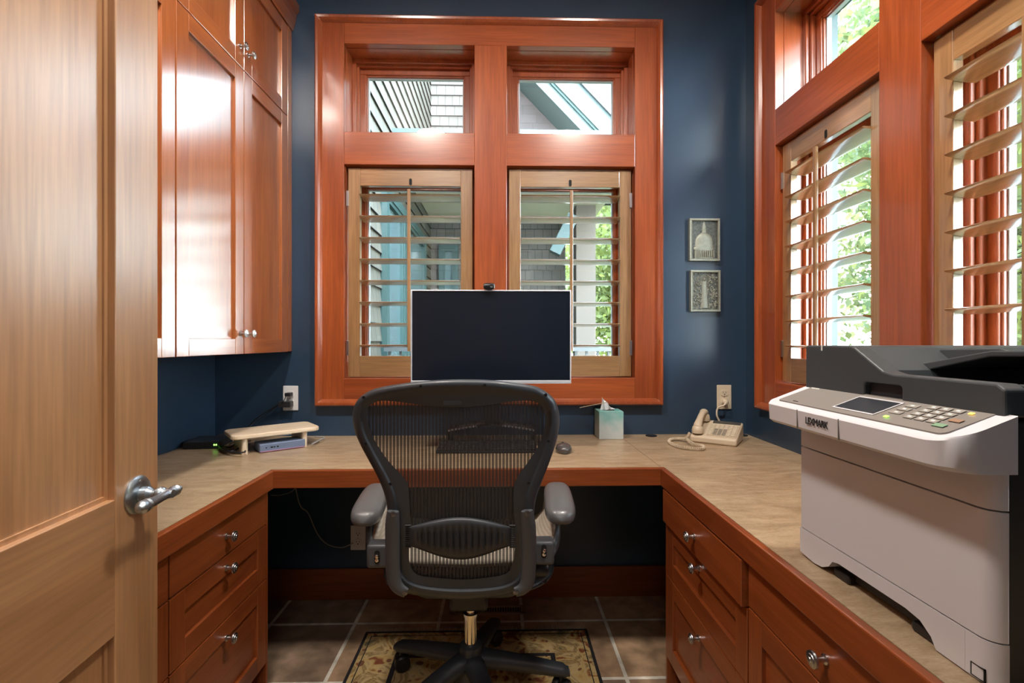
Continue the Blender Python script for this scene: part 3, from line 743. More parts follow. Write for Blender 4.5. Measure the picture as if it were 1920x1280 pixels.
# ------------------------------------------------------------------ grommets
for px, py, lb in ((1221, 817, 'black cable grommet in desk between tissue box and telephone'), (1391, 816, 'black cable grommet in desk just right of the telephone')):
    p = PZ(px, py, DZ); 
    o = MB().lathe([(.026, 0), (.026, .003), (.022, .004), (.020, .002), (.001, .002)], (p.x, min(p.y, WY-.03), DZ), (0, 0, 1), 28).build('cable_grommet', BLACKP, smooth=40); tag(o, lb, 'grommet')

# ------------------------------------------------------------------ telephone
ph = empty('desk_telephone', (.955, 2.09, DZ), R(-36)); tag(ph, 'cream office telephone with handset on the desk corner', 'telephone')
CRM = mat('phone_cream', (.62, .52, .38), .42)
def slope(y): return .028+.30*(y+.085)
m = MB().prism([(-.085, 0), (.085, 0), (.085, slope(.085)), (-.085, slope(-.085))], 'x', -.095, .095); m.build('body', CRM, ph, bevel=.008, seg=3, smooth=40)
An = math.atan(.30); MR = Matrix.Rotation(An, 3, 'X')
def on(x, y, h=0): return Vector((x, y, slope(y)+h))
MB().obox(on(.030, .064, .001), (.115, .024, .004), MR).build('display', mat('lcd_grey', (.06, .06, .055), .25), ph, bevel=.001)
MB().obox(on(.030, -.015, .0005), (.118, .110, .003), MR).build('key_plate', mat('phone_plate', (.50, .42, .31), .5), ph, bevel=.001)
k0 = None
PKEY = mat('phone_key', (.70, .62, .48), .4); PKEYD = mat('phone_key_grey', (.30, .27, .22), .4)
for r_ in range(7):
    for q_ in range(6):
        x = -.018+.0185*q_; y = .032-.0145*r_
        dark = 1 <= q_ <= 3 and 3 <= r_ <= 6
        MB().obox(on(x, y, .003), (.0135 if not dark else .014, .0085, .005), MR).build('key', PKEYD if dark else PKEY, ph, bevel=.001)
bpy.context.view_layer.update(); IM = ph.matrix_world.inverted()
wire('line_cord', [IM @ PZ(1362, 808, DZ+.02), IM @ PZ(1380, 811, DZ+.016), IM @ PZ(1393, 815, DZ+.006)], .003, CRM, None, parent=ph)
# handset lying along the left side
hs = empty('telephone_handset', (0, 0, 0)); 
pts = [on(-.066, -.068, .030), on(-.066, -.05, .040), on(-.066, 0, .052), on(-.066, .045, .050), on(-.066, .066, .040)]
hm = MB().tube(pts, [.017, .018, .014, .0135, .018, .017], 18, 6, .8, (0, 0, 1)).build('handset', CRM, ph, smooth=60)
bpy.data.objects.remove(hs)
MB().lathe([(.024, 0), (.025, .012), (.021, .028), (.012, .034)], on(-.066, -.062, .004), (0, 0, 1), 22).build('mouthpiece', CRM, hm, smooth=60)
MB().lathe([(.024, 0), (.025, .012), (.021, .028), (.012, .034)], on(-.066, .062, .004), (0, 0, 1), 22).build('earpiece', CRM, hm, smooth=60)
ctrl = [PZ(1293, 812, DZ+.035), PZ(1286, 822, DZ+.016), PZ(1272, 822, DZ+.010), PZ(1257, 824, DZ+.009), PZ(1256, 829, DZ+.009), PZ(1270, 836, DZ+.009), PZ(1292, 840, DZ+.009), PZ(1316, 841, DZ+.009), PZ(1318, 836, DZ+.009), PZ(1300, 832, DZ+.012), PZ(1289, 824, DZ+.018)]
path = crom(ctrl, 60); coil = []
upv = Vector((0, 0, 1))
for i, p in enumerate(path):
    d = (path[min(i+1, len(path)-1)]-path[max(i-1, 0)]).normalized(); n_ = (upv-d*d.dot(upv)).normalized(); b_ = d.cross(n_)
    an = i*2*math.pi/7.5; coil.append(p+(n_*math.cos(an)+b_*math.sin(an))*.0058)
o = MB().tube(coil, .0016, 6).build('coiled_cord', CRM, smooth=70); tag(o, 'coiled cream handset cord lying on the desk by the telephone', 'cord')

# ------------------------------------------------------------------ plaques
SILV = mat('antique_silver', (.34, .36, .30), .5, .6, noise=.1, nscale=80); SILD = mat('antique_silver_dark', (.11, .12, .11), .5, .6, noise=.4, nscale=120)
def plaque(px0, px1, py0, py1, label):
    a = PY(px0, py0, WY-.02); b = PY(px1, py1, WY-.02); w2 = (b.x-a.x)/2; h2 = (a.z-b.z)/2
    root = empty('wall_plaque', ((a.x+b.x)/2, WY, (a.z+b.z)/2)); tag(root, label, 'plaque', 'metal relief plaques beside the front window')
    m = MB(); m.frame(-w2, w2, -h2, h2, .010, -.022, 0); m.frame(-w2+.008, w2-.008, -h2+.008, h2-.008, .003, -.024, 0); m.build('border', SILV, root, bevel=.002)
    MB().box(-w2+.009, w2-.009, -.012, -.001, -h2+.009, h2-.009).build('plate', SILD, root)
    return root, w2, h2
pr, w2, h2 = plaque(1293, 1350, 409, 489, 'silver relief plaque of a domed building, upper of the two on the wall')
def half(prof, seg=24):  # shallow half-lathe relief
    m = MB(); rings = []
    for r_, z in prof: rings.append([Vector((r_*math.cos(math.pi*k/seg), -.012-.28*min(r_, .030)*math.sin(math.pi*k/seg), z)) for k in range(seg+1)])
    return m.loft(rings)
half([(.046, -.088), (.046, -.048), (.050, -.047), (.050, -.040)]).build('drum', SILV, pr, smooth=30)
for k in range(9):
    x = -.040+.010*k; MB().tube([(x, -.026, -.084), (x, -.026, -.052)], .0026, 8).build('column', SILV, pr, smooth=60)
half([(.052, -.042), (.050, -.036), (.046, -.034), (.050, -.026), (.044, -.024)]).build('cornice', SILV, pr, smooth=30)
half([(.044, -.026), (.0435, -.012), (.041, .002), (.036, .014), (.028, .024), (.019, .030), (.012, .033)]).build('dome', SILV, pr, smooth=60)
half([(.013, .030), (.013, .034), (.010, .036), (.010, .048), (.012, .049), (.008, .054)]).build('lantern', SILV, pr, smooth=40)
half([(.006, .053), (.009, .058), (.007, .070), (.0045, .076), (.006, .080), (.004, .085), (.001, .087)], 12).build('statue', SILV, pr, smooth=60)
pr, w2, h2 = plaque(1295, 1351, 506, 584, 'silver relief plaque with haloed figure and foliage, lower of the two')
for i, rr in enumerate((.022, .016, .010)):
    MB().tube([(-.002+rr*math.cos(2*math.pi*k/28), -.0145, .055+rr*math.sin(2*math.pi*k/28)) for k in range(29)], .0016, 6).build('halo', SILV, pr, smooth=60)
MB().ellipsoid((-.002, -.013, .054), (.006, .006, .008), 12, 8).build('head', SILV, pr, smooth=60)
fig = MB(); fig.loft([[Vector((-.002+q[0]*math.cos(t), -.012-q[0]*.35*abs(math.sin(t)) , q[1])) for t in [math.pi*k/12 for k in range(13)]] for q in ((.008, .046), (.014, .036), (.013, .010), (.016, -.03), (.020, -.08))]); fig.build('figure', SILV, pr, smooth=60)
rnd = random.Random(3)
lf = MB()
for k in range(260):
    x = rnd.uniform(-w2+.014, w2-.014); z = rnd.uniform(-h2+.014, h2-.016)
    if abs(x+.002) < .016 and z < .05: continue
    if (x+.002)**2+(z-.055)**2 < .024**2: continue
    an = rnd.uniform(0, 6.28); l = rnd.uniform(.008, .016)
    lf.tube([(x, -.0125, z), (x+l*.5*math.cos(an), -.0145, z+l*.5*math.sin(an)), (x+l*math.cos(an+.6), -.0125, z+l*math.sin(an+.6))], [.0008, .0026, .0008], 6, 3)
lf.build('foliage_relief', SILV, pr, smooth=60)

# ------------------------------------------------------------------ wooden riser, dock, switch
RZ = R(39)
rs = empty('wooden_riser', (-.950, 2.012, DZ), RZ); tag(rs, 'pale wood shelf riser in the left desk corner', 'riser')
MB().prism(rrect(-.165, .165, -.090, .090, .028), 'z', .062, .080).build('shelf', PINE['x'], rs, bevel=.005, seg=3)
for x in (-.118, .105): MB().prism(rrect(x-.011, x+.011, -.078, .078, .009), 'z', 0, .062).build('leg', PINE['z'], rs)
dk = empty('docking_station', (-.905, 1.993, DZ), RZ); tag(dk, 'flat blue-grey docking box under the wooden riser', 'dock')
MB().box(-.092, .080, -.045, .045, .002, .034).build('case', mat('dock_blue', (.17, .22, .33), .4, .3), dk, bevel=.003)
MB().box(-.090, .078, -.0462, -.045, .003, .0055).build('accent_strip', mat('dock_strip', (.55, .22, .34), .4), dk)
for x, w_ in ((-.068, .004), (-.048, .009), (-.038, .005), (-.026, .007)): MB().box(x-w_/2, x+w_/2, -.0463, -.045, .016, .021).build('port', HOLE, dk)
p = PZ(354, 839, DZ); 
sw_ = empty('network_switch', (-1.225, 2.045, DZ), R(6)); tag(sw_, 'black ethernet switch with two green lights in the left corner', 'network switch')
MB().box(-.075, .060, -.065, .065, .002, .030).build('case', mat('switch_black', (.018, .024, .030), .45), sw_, bevel=.002)
for k in range(18): MB().box(-.070+.0062*k, -.067+.0062*k, -.0660, -.064, .006, .026).build('vent_slot', HOLE, sw_)
for x in (.044, .052): MB().box(x-.0022, x+.0022, -.0668, -.064, .014, .0195).build('status_light', mat('green_led', (.1, .6, .1), .3, emit=(.25, 1, .1), estr=3), sw_)
rnd = random.Random(11)
base_pts = [((402, 833), (430, 838), (445, 830), (470, 826)), ((400, 828), (425, 845), (460, 846), (440, 826)), ((410, 840), (432, 846), (452, 838), (468, 832)), ((395, 826), (412, 815), (430, 812), (450, 822)), ((352, 838), (342, 832), (350, 824), (372, 822))]
lbs = ['black cable looping from switch towards the riser', 'black cable lying in front of the wooden riser leg', 'black cable trailing beside the switch front', 'black cable curling behind the ethernet switch', 'black cable curling at the left side of the switch']
for bp_, lb in zip(base_pts, lbs):
    wire('cable', [PZ(x, y, DZ+.006+(.010 if i in (1, 2) else 0)) for i, (x, y) in enumerate(bp_)], .0030, CABLE, lb)
for bp_, lb in (((( 470, 822), (500, 817), (530, 815), (552, 812)), 'grey cable running under the wooden riser'), (((585, 832), (600, 824), (608, 820), (590, 818)), 'grey cable end lying right of the wooden riser')):
    wire('cable', [PZ(x, y, DZ+.012) for x, y in bp_], .0028, GREYC, lb)

# ------------------------------------------------------------------ printer
PB = DZ+.001
pn = empty('printer', (.85, .77, PB)); tag(pn, 'large white and grey multifunction printer on the right counter', 'printer')
def PLc(v): return (v[0]-.85, v[1]-.77, v[2]-PB)
def pb(mb, name, m, parent=pn, **k):
    mb.v = [PLc(v) for v in mb.v]; return mb.build(name, m, parent, **k)
PW = mat('printer_white', (.62, .61, .64), .42); PG = mat('printer_charcoal', (.048, .056, .062), .45, bump=.1, nscale=800); PT = mat('printer_taupe', (.23, .21, .19), .35)
PBK = mat('printer_black', (.012, .010, .010), .5)
F0, Y0, Y1 = .618, .585, .972
def frontpoly(f, rn=.020, rf=.006, back=.640): return rrect(f, back, Y0, Y1, .01, 6, rs=[.002, rf, rn, .002])
pb(MB().box(.639, 1.10, Y0+.003, Y1-.002, .765, 1.10), 'body', PBK, bevel=.004)
# lower tray with arched cut-out
yz = [(Y1, .768), (Y1, .8175), (.6215, .8175), (.6215, .762), (.664, .762), (.672, .776), (.690, .789), (.715, .793), (.860, .793), (.876, .789), (.886, .776), (.905, .766), (.93, .763)]
pb(MB().prism(yz, 'x', F0, .640), 'paper_tray', PW)
pb(MB().prism(rrect(F0, .640, Y0, .6215, .01, 8, rs=[.0005, .0005, .020, .001]), 'z', .762, .8175), 'tray_corner', PW, smooth=30)
pb(MB().prism(frontpoly(F0), 'z', .8195, .984), 'front_door', PW, bevel=.0012, smooth=30)
pb(MB().prism(frontpoly(F0), 'z', .9865, 1.062), 'front_panel', PW, bevel=.0012, smooth=30)
for y in (.695, .865):
    pb(MB().box(F0+.008, F0+.05, y-.020, y+.020, .761, .776), 'foot', PBK, bevel=.004)
# sloping control panel with rounded lip
pl_ = rrect(.549, .637, .572, .978, .01, 8, rs=[.002, .016, .040, .002])
def topz(x): return 1.0765+.36*(x-.549)
n_ = len(pl_); m = MB()
m.loft([[Vector((x+(.010 if x < .6 else 0), y, 1.036)) for x, y in pl_], [Vector((x+(.002 if x < .6 else 0), y, 1.042)) for x, y in pl_], [Vector((x, y, topz(x)-.004)) for x, y in pl_], [Vector((x+(.003 if x < .6 else 0), y, topz(x)+.0)) for x, y in pl_]])
pb(m, 'control_panel', PW, smooth=35)
def onp(x, y, h=.0006): return (x, y, topz(x)+h)
def plq(x0, x1, y0, y1, h, th=.001):
    m = MB(); vs = [onp(x, y, h-th) for x, y in ((x0,y0),(x1,y0),(x1,y1),(x0,y1))]+[onp(x, y, h) for x, y in ((x0,y0),(x1,y0),(x1,y1),(x0,y1))]
    return m.add(vs, [(0,3,2,1),(4,5,6,7),(0,1,5,4),(1,2,6,5),(2,3,7,6),(3,0,4,7)])
m = MB(); g = rrect(.562, .6355, .594, .955, .01, 5, rs=[.001, .006, .010, .001]); m.loft([[Vector(onp(x, y, -.001)) for x, y in g], [Vector(onp(x, y, .0012)) for x, y in g]]); pb(m, 'panel_inlay', PT)
pb(plq(.575, .620, .724, .810, .0022), 'touch_screen', mat('lcd_dark', (.035, .038, .045), .2), bevel=.0004)
fr_ = MB()
for a4 in ((.5725,.575,.7215,.8125),(.620,.6225,.7215,.8125),(.575,.620,.7215,.724),(.575,.620,.810,.8125)): fr_.v, fr_.f = (lambda q: (fr_.v+q.v, fr_.f+[tuple(i+len(fr_.v) for i in f_) for f_ in q.f]))(plq(*a4, .0026))
pb(fr_, 'screen_rim', PW)
KEY = mat('printer_key', (.30, .28, .25), .4); KL = mat('key_legend', (.75, .75, .72), .5)
for r_ in range(4):
    for q_ in range(3):
        x = .6215-.0118*r_; y = .671-.0185*q_
        k_ = pb(plq(x-.0046, x+.0046, y-.0075, y+.0075, .0030), 'keypad_key', KEY, bevel=.0003)
        pb(plq(x-.0016, x+.0016, y-.0028, y+.0028, .0033, .0004), 'key_legend', KL, k_)
for q_ in range(3):
    x = .617-.0125*q_; y = .701
    k_ = pb(plq(x-.0042, x+.0042, y-.010, y+.010, .0028), 'menu_key', KEY, bevel=.0003); pb(plq(x-.0015, x+.0015, y-.003, y+.003, .0031, .0004), 'key_legend', KL, k_)
pb(plq(.5745, .5825, .608, .625, .0032), 'start_key', mat('start_green', (.20, .34, .22), .4), bevel=.0003)
pb(plq(.593, .601, .604, .620, .0032), 'cancel_key', mat('cancel_brown', (.33, .20, .13), .4), bevel=.0003)
pb(plq(.6185, .6225, .612, .618, .0034), 'warning_light', mat('amber_led', (.8, .5, .1), .3, emit=(1, .6, .1), estr=1.2))
pb(plq(.5725, .5765, .695, .702, .0034), 'status_light', mat('lime_led', (.3, .8, .1), .3, emit=(.4, 1, .1), estr=1.5))
pb(plq(.568, .5685, .90, .915, .0022), 'panel_mark', HOLE); pb(plq(.626, .628, .925, .948, .0022), 'panel_mark', KL)
for y in (.872, .764): pb(MB().box(.5482, .551, y-.0005, y+.0005, 1.040, 1.074), 'seam', PT)
# lettering
cu = bpy.data.curves.new('lettering', 'FONT'); cu.body = 'LEXMARK'; cu.size = .0155; cu.extrude = .0004; cu.align_x = 'CENTER'; cu.align_y = 'CENTER'; cu.space_character = .92
to = bpy.data.objects.new('tmp_text', cu); COL.objects.link(to); bpy.context.view_layer.update()
me = bpy.data.meshes.new_from_object(to.evaluated_get(bpy.context.evaluated_depsgraph_get())); bpy.data.objects.remove(to)
lt = bpy.data.objects.new('lettering', me); COL.objects.link(lt); me.materials.clear(); me.materials.append(mat('lettering_black', (.02, .02, .022), .5)); lt.parent = pn
lt.rotation_euler = (R(90), 0, R(-90)); lt.location = PLc((.5485, .818, 1.058)); lt.scale = (.92, 1.15, 1)
# scanner lid: front wall profile with slope and grip notch
S0, SB, SM, ST = .631, 1.104, 1.147, 1.192; Y0 = .583
yz = [(Y1+.002, SB), (Y1+.002, ST-.003), (Y1-.004, ST), (.848, ST), (.838, ST-.003), (.775, SM+.004), (.755, SM), (Y0+.01, SM-.001), (Y0, SM-.008), (Y0, SB), (.737, SB), (.737, SB+.022), (.741, SB+.026), (.812, SB+.026), (.816, SB+.022), (.816, SB)]
pb(MB().prism(yz, 'x', S0, S0+.030), 'scanner_lid', PG, bevel=.003)
pb(MB().box(S0+.012, S0+.03, .730, .825, SB-.004, SB+.03), 'grip_recess', mat('grip_dark', (.025, .027, .032), .4))
pb(MB().box(S0+.030, 1.09, Y0, Y1, SB-.004, SB+.014), 'scanner_bed', PBK)
yz = [(Y1, SB+.01), (Y1, ST), (.862, ST), (.850, ST-.003), (.800, SM+.004), (.785, SB+.01)]
pb(MB().prism(yz, 'x', S0+.030, 1.08), 'feeder_cover', PG, bevel=.002)
pb(MB().box(1.06, 1.09, Y0, Y1, SB+.014, SM), 'lid_rear_wall', PG, bevel=.003)
pb(MB().box(S0+.030, 1.06, Y0, Y0+.014, SB+.014, SM-.002), 'lid_side_wall', PG, bevel=.002)
# input tray rising toward the near side, with guides
pb(MB().prism([(.835, 1.158), (.70, 1.186), (Y0-.03, 1.189), (Y0-.03, 1.181), (.70, 1.177), (.80, 1.152)], 'x', .735, 1.03), 'input_tray', PG, bevel=.002)
pb(MB().prism([(.842, 1.163), (.842, 1.186), (.74, 1.189), (.72, 1.183)], 'x', .790, .798), 'paper_guide', PG, bevel=.002)
pb(MB().prism([(.842, 1.163), (.842, 1.186), (.74, 1.189), (.72, 1.183)], 'x', .97, .978), 'paper_guide', PG, bevel=.002)
pb(MB().box(S0-.0004, S0+.004, .922, .926, ST-.010, ST+.0004), 'alignment_mark', KL)
a = PX(1833, 1259, F0); m = MB()
yc, zc = .60+.005, .7805
yc = a.y; zc = a.z
for (y0, y1, z0, z1_) in ((yc-.009, yc+.009, zc-.0085, zc-.0075), (yc-.009, yc+.009, zc+.0075, zc+.0085), (yc-.009, yc-.008, zc-.0085, zc+.0085), (yc+.008, yc+.009, zc-.0085, zc+.0085)): m.box(F0-.0006, F0+.002, y0, y1, z0, z1_)
pb(m, 'square_symbol', HOLE)

# ------------------------------------------------------------------ rug, vent
def rugmat():
    m, t, b = nt('oriental_rug_pile'); tc = t.nodes.new('ShaderNodeTexCoord')
    v = t.nodes.new('ShaderNodeTexVoronoi'); v.inputs['Scale'].default_value = 22; v.feature = 'SMOOTH_F1'
    n = t.nodes.new('ShaderNodeTexNoise'); n.inputs['Scale'].default_value = 11; n.inputs['Detail'].default_value = 7; n.inputs['Distortion'].default_value = 1.6
    t.links.new(tc.outputs['Object'], v.inputs['Vector']); t.links.new(tc.outputs['Object'], n.inputs['Vector'])
    r = t.nodes.new('ShaderNodeValToRGB'); cr_ = r.color_ramp; cr_.interpolation = 'LINEAR'
    cols = [(0, (.035, .022, .015)), (.36, (.20, .055, .02)), (.42, (.45, .30, .10)), (.50, (.50, .36, .17)), (.56, (.22, .14, .05)), (.60, (.36, .24, .09)), (.68, (.10, .09, .04))]
    cr_.elements[0].position = 0; cr_.elements[0].color = (*cols[0][1], 1); cr_.elements[1].position = cols[1][0]; cr_.elements[1].color = (*cols[1][1], 1)
    for p_, c_ in cols[2:]: e_ = cr_.elements.new(p_); e_.color = (*c_, 1)
    t.links.new(n.outputs['Fac'], r.inputs['Fac'])
    mx = t.nodes.new('ShaderNodeMix'); mx.data_type = 'RGBA'; lt_ = t.nodes.new('ShaderNodeMath'); lt_.operation = 'LESS_THAN'; lt_.inputs[1].default_value = .16
    t.links.new(v.outputs['Distance'], lt_.inputs[0]); t.links.new(lt_.outputs[0], mx.inputs[0]); t.links.new(r.outputs['Color'], mx.inputs[6]); mx.inputs[7].default_value = (.17, .07, .03, 1)
    # dark bands near the edge: distance from rug edge
    sp = t.nodes.new('ShaderNodeSeparateXYZ'); t.links.new(tc.outputs['Object'], sp.inputs[0])
    def M(op, a, b_=None, c_=None):
        q = t.nodes.new('ShaderNodeMath'); q.operation = op
        for i, x in enumerate((a, b_, c_)):
            if x is None: continue
            if isinstance(x, (int, float)): q.inputs[i].default_value = x
            else: t.links.new(x, q.inputs[i])
        return q.outputs[0]
    ex = M('SUBTRACT', .456, M('ABSOLUTE', sp.outputs[0])); ey = M('SUBTRACT', .70, M('ABSOLUTE', sp.outputs[1])); e_ = M('MINIMUM', ex, ey)
    def band(a, b_): return M('MULTIPLY', M('GREATER_THAN', e_, a), M('LESS_THAN', e_, b_))
    bands = M('ADD', M('ADD', band(-1, .013), band(.152, .170)), band(.030, .034))
    mx2 = t.nodes.new('ShaderNodeMix'); mx2.data_type = 'RGBA'; t.links.new(bands, mx2.inputs[0]); t.links.new(mx.outputs[2], mx2.inputs[6]); mx2.inputs[7].default_value = (.012, .010, .012, 1)
    t.links.new(mx2.outputs[2], b.inputs['Base Color']); b.inputs['Roughness'].default_value = .95
    return m
rg = empty('area_rug', (-.098, 1.275, 0)); tag(rg, 'black bordered gold and rust patterned rug under the chair', 'rug')
MB().box(-.456, .456, -.70, .70, .0005, .009).build('pile', rugmat(), rg, bevel=.003)
m = MB()
for k in range(150):
    x = -.45+.006*k; j = random.uniform(-.004, .004); m.tube([(x, .698, .006), (x+j*.5, .715, .004), (x+j, .728+random.uniform(-.004, .004), .002)], .0012, 5)
o = m.build('fringe', mat('fringe_wool', (.55, .50, .42), .9), rg); o['kind'] = 'stuff'
a = PZ(843, 1152, .003); b = PZ(985, 1134, .003)
vt = empty('floor_vent', ((a.x+b.x)/2, (a.y+b.y)/2, 0)); tag(vt, 'brown metal floor vent in the knee space', 'vent')
vw, vd = (b.x-a.x)/2, (b.y-a.y)/2; VM = mat('vent_bronze', (.36, .25, .18), .45, .3)
m = MB(); m.box(-vw, vw, -vd, -vd+.014, 0, .005); m.box(-vw, vw, vd-.014, vd, 0, .005); m.box(-vw, -vw+.022, -vd, vd, 0, .005); m.box(vw-.022, vw, -vd, vd, 0, .005); m.build('frame', VM, vt, bevel=.001)
MB().box(-vw+.01, vw-.01, -vd+.01, vd-.01, .0002, .001).build('duct_opening', HOLE, vt)
m = MB()
for k in range(26):
    x = -vw+.028+k*(2*vw-.056)/25; m.box(x-.002, x+.002, -vd+.012, vd-.012, .001, .0045)
m.build('grille', VM, vt)

# ------------------------------------------------------------------ outdoors
def shingles(name, c1, c2, mort, vertical_axis='yz', w=.13, h=.15):
    m, t, b = nt(name); tc = t.nodes.new('ShaderNodeTexCoord'); sp = t.nodes.new('ShaderNodeSeparateXYZ'); cb = t.nodes.new('ShaderNodeCombineXYZ')
    t.links.new(tc.outputs['Object'], sp.inputs[0]); t.links.new(sp.outputs['XYZ'.index(vertical_axis[0].upper())], cb.inputs[0]); t.links.new(sp.outputs[2], cb.inputs[1])
    br = t.nodes.new('ShaderNodeTexBrick'); br.inputs['Scale'].default_value = 1; br.inputs['Brick Width'].default_value = w; br.inputs['Row Height'].default_value = h; br.inputs['Mortar Size'].default_value = .004
    br.offset = .37; br.squash = .8; br.squash_frequency = 3; br.inputs['Bias'].default_value = 0
    br.inputs['Color1'].default_value = (*c1, 1); br.inputs['Color2'].default_value = (*c2, 1); br.inputs['Mortar'].default_value = (*mort, 1)
    t.links.new(cb.outputs[0], br.inputs['Vector']); n = t.nodes.new('ShaderNodeTexNoise'); n.inputs['Scale'].default_value = 5; t.links.new(tc.outputs['Object'], n.inputs['Vector'])
    mr = t.nodes.new('ShaderNodeMapRange'); mr.inputs[3].default_value = .75; mr.inputs[4].default_value = 1.2; t.links.new(n.outputs['Fac'], mr.inputs[0])
    mx = t.nodes.new('ShaderNodeMix'); mx.data_type = 'RGBA'; mx.blend_type = 'MULTIPLY'; mx.inputs[0].default_value = 1
    t.links.new(br.outputs['Color'], mx.inputs[6]); t.links.new(mr.outputs[0], mx.inputs[7]); t.links.new(mx.outputs[2], b.inputs['Base Color']); b.inputs['Roughness'].default_value = .85
    return m
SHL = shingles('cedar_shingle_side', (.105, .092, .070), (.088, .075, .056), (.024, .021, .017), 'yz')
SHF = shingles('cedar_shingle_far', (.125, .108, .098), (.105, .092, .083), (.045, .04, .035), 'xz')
TEALL = mat('pale_teal_paint', (.040, .066, .066), .5); SOF = mat('soffit_paint', (.75, .60, .50), .7); DGL = mat('dark_pane', (.10, .15, .16), .1)
EX = -1.02
hs = empty('house_wing', (EX, 4.5, -.3)); tag(hs, 'shingled house wing with teal windows seen through the front window', 'building')
def hb(mb, name, m, parent=hs, **k):
    mb.v = [(v[0]-EX, v[1]-4.5, v[2]+.3) for v in mb.v]; return mb.build(name, m, parent, **k)
# stepped shingle courses on the side wall (real overlap)
m = MB()
for k in range(42):
    z = -.3+.15*k; m.prism([(EX-.25, z), (EX+.006, z), (EX-.010, z+.15), (EX-.25, z+.15)], 'y', 2.75, 7.1)
hb(m, 'side_wall', SHL)
m = MB()
for k in range(42):
    z = -.3+.15*k; m.prism([(7.25, z), (6.994, z), (7.010, z+.15), (7.25, z+.15)], 'x', EX-.25, .95)
hb(m, 'far_wall', SHF)
def ext_window(plane, a, b_, z0, z1_, w=.09):
    if plane == 'x':
        f = MB(); f.frame(a, b_, z0, z1_, w, 0, .06); f.frame(a+w, b_-w, z0+w, z1_-w, .04, .01, .05)
        f.v = [(EX+.05-v[1], v[0], v[2]) for v in f.v]; fo = hb(f, 'window', TEAL)
        g = MB().box(EX-.002, EX+.01, a+w, b_-w, z0+w, z1_-w); hb(g, 'pane', DGL, fo)
    else:
        f = MB(); f.frame(a, b_, z0, z1_, w, 0, .06); f.frame(a+w, b_-w, z0+w, z1_-w, .04, .01, .05)
        f.v = [(v[0], 6.94+v[1], v[2]) for v in f.v]; fo = hb(f, 'window', TEAL)
        g = MB().box(a+w, b_-w, 6.985, 6.996, z0+w, z1_-w); hb(g, 'pane', DGL, fo)
ext_window('x', 4.10, 4.95, .2, 2.55); ext_window('x', 5.0, 6.3, .2, 2.55)
ext_window('y', -.90, -.62, .9, 2.6, .05)
hb(MB().box(EX, 1.35, 4.6, 7.2, 2.98, 3.06), 'porch_ceiling', SOF)
hb(MB().box(EX, 1.35, 4.5, 4.6, 2.98, 3.20), 'porch_fascia', TEALL)
m = MB(); m.box(.98, 1.24, 6.2, 6.5, -.3, 2.99); hb(m, 'porch_post', mat('stucco_post', (.15, .12, .10), .8), bevel=.01)
# gable with teal rake boards above
g0 = PY(965, 150, 6.4); 
m = MB(); m.prism([(-.2, 3.06), (2.6, 3.06), (2.6, 3.4), (-.2, 6.2)], 'y', 6.42, 6.5); hb(m, 'gable', shingles('brown_siding', (.075, .062, .062), (.06, .05, .05), (.04, .034, .03), 'xz', .5, .12))
def rake(p0, p1, w, Yn, Yf, m, name):
    a = PY(*p0, 5.9); b_ = PY(*p1, 5.9); d = (b_-a).normalized(); n_ = Vector((d.z*-1, 0, d.x)); 
    if n_.z < 0: n_ = -n_
    a -= d*1.2; b_ += d*1.2
    q = [(a.x, a.z), (b_.x, b_.z), (b_.x+n_.x*w, b_.z+n_.z*w), (a.x+n_.x*w, a.z+n_.z*w)]
    hb(MB().prism(q, 'y', Yn, Yf), name, m)
rake((1002, 153), (1098, 253), .155, 5.90, 6.42, TEALL, 'rake_board')
rake((1027, 153), (1122, 253), .035, 5.87, 6.3, TEAL, 'rake_moulding')
rake((1032, 153), (1127, 253), .26, 5.84, 6.3, TEALL, 'rake_board')
rake((1077, 153), (1172, 253), .05, 5.80, 6.3, mat('gutter_dark', (.08, .10, .11), .3, .5), 'gutter')
rake((1088, 153), (1184, 253), .5, 5.95, 6.4, TEALL, 'roof_soffit')
a = PY(1040, 475, 5.5); b_ = PY(1075, 405, 5.5)
hb(MB().tube([a, b_], .09, 4), 'bracket', TEAL)
# deck rail
fr_ = MB(); fr_.box(-.95, 1.25, 3.9, 3.96, 1.12, 1.17)
for k in range(24): fr_.box(-.92+.09*k, -.90+.09*k, 3.92, 3.94, .2, 1.12)
o = fr_.build('porch_railing', mat('weathered_grey', (.16, .16, .155), .7)); tag(o, 'weathered grey railing outside the front window', 'railing')
# own-house eave outside the side window
o = MB().prism([(RX+.2, 3.06), (RX+.78, 3.0), (RX+.78, 3.12), (RX+.2, 3.2)], 'y', -.5, 2.45).build('roof_eave', mat('eave_brown', (.12, .08, .06), .8)); tag(o, 'dark roof eave over the side window', 'eave'); struct(o)
gr = MB().box(-9, 30, -12, 30, -.75, -.7)
struct(gr.build('lawn', mat('grass_green', (.035, .055, .02), .9, noise=.35, nscale=3)), 'sunlit grass outside the windows', 'lawn')
def leafmat(name, c):
    m = bpy.data.materials.new(name); m.use_nodes = True; t = m.node_tree; b = t.nodes['Principled BSDF']
    b.inputs['Base Color'].default_value = (*c, 1); b.inputs['Roughness'].default_value = .6
    tl = t.nodes.new('ShaderNodeBsdfTranslucent'); tl.inputs['Color'].default_value = (min(1, c[0]*1.5), min(1, c[1]*1.3), c[2], 1); mx = t.nodes.new('ShaderNodeMixShader'); mx.inputs[0].default_value = .5
    t.links.new(b.outputs[0], mx.inputs[1]); t.links.new(tl.outputs[0], mx.inputs[2]); t.links.new(mx.outputs[0], t.nodes['Material Output'].inputs['Surface'])
    return m
LF = [leafmat('spring_leaf', (.105, .140, .045)), leafmat('leaf_green', (.070, .105, .045)), leafmat('pale_leaf', (.125, .155, .075))]
BARK = mat('bark', (.16, .12, .09), .9)
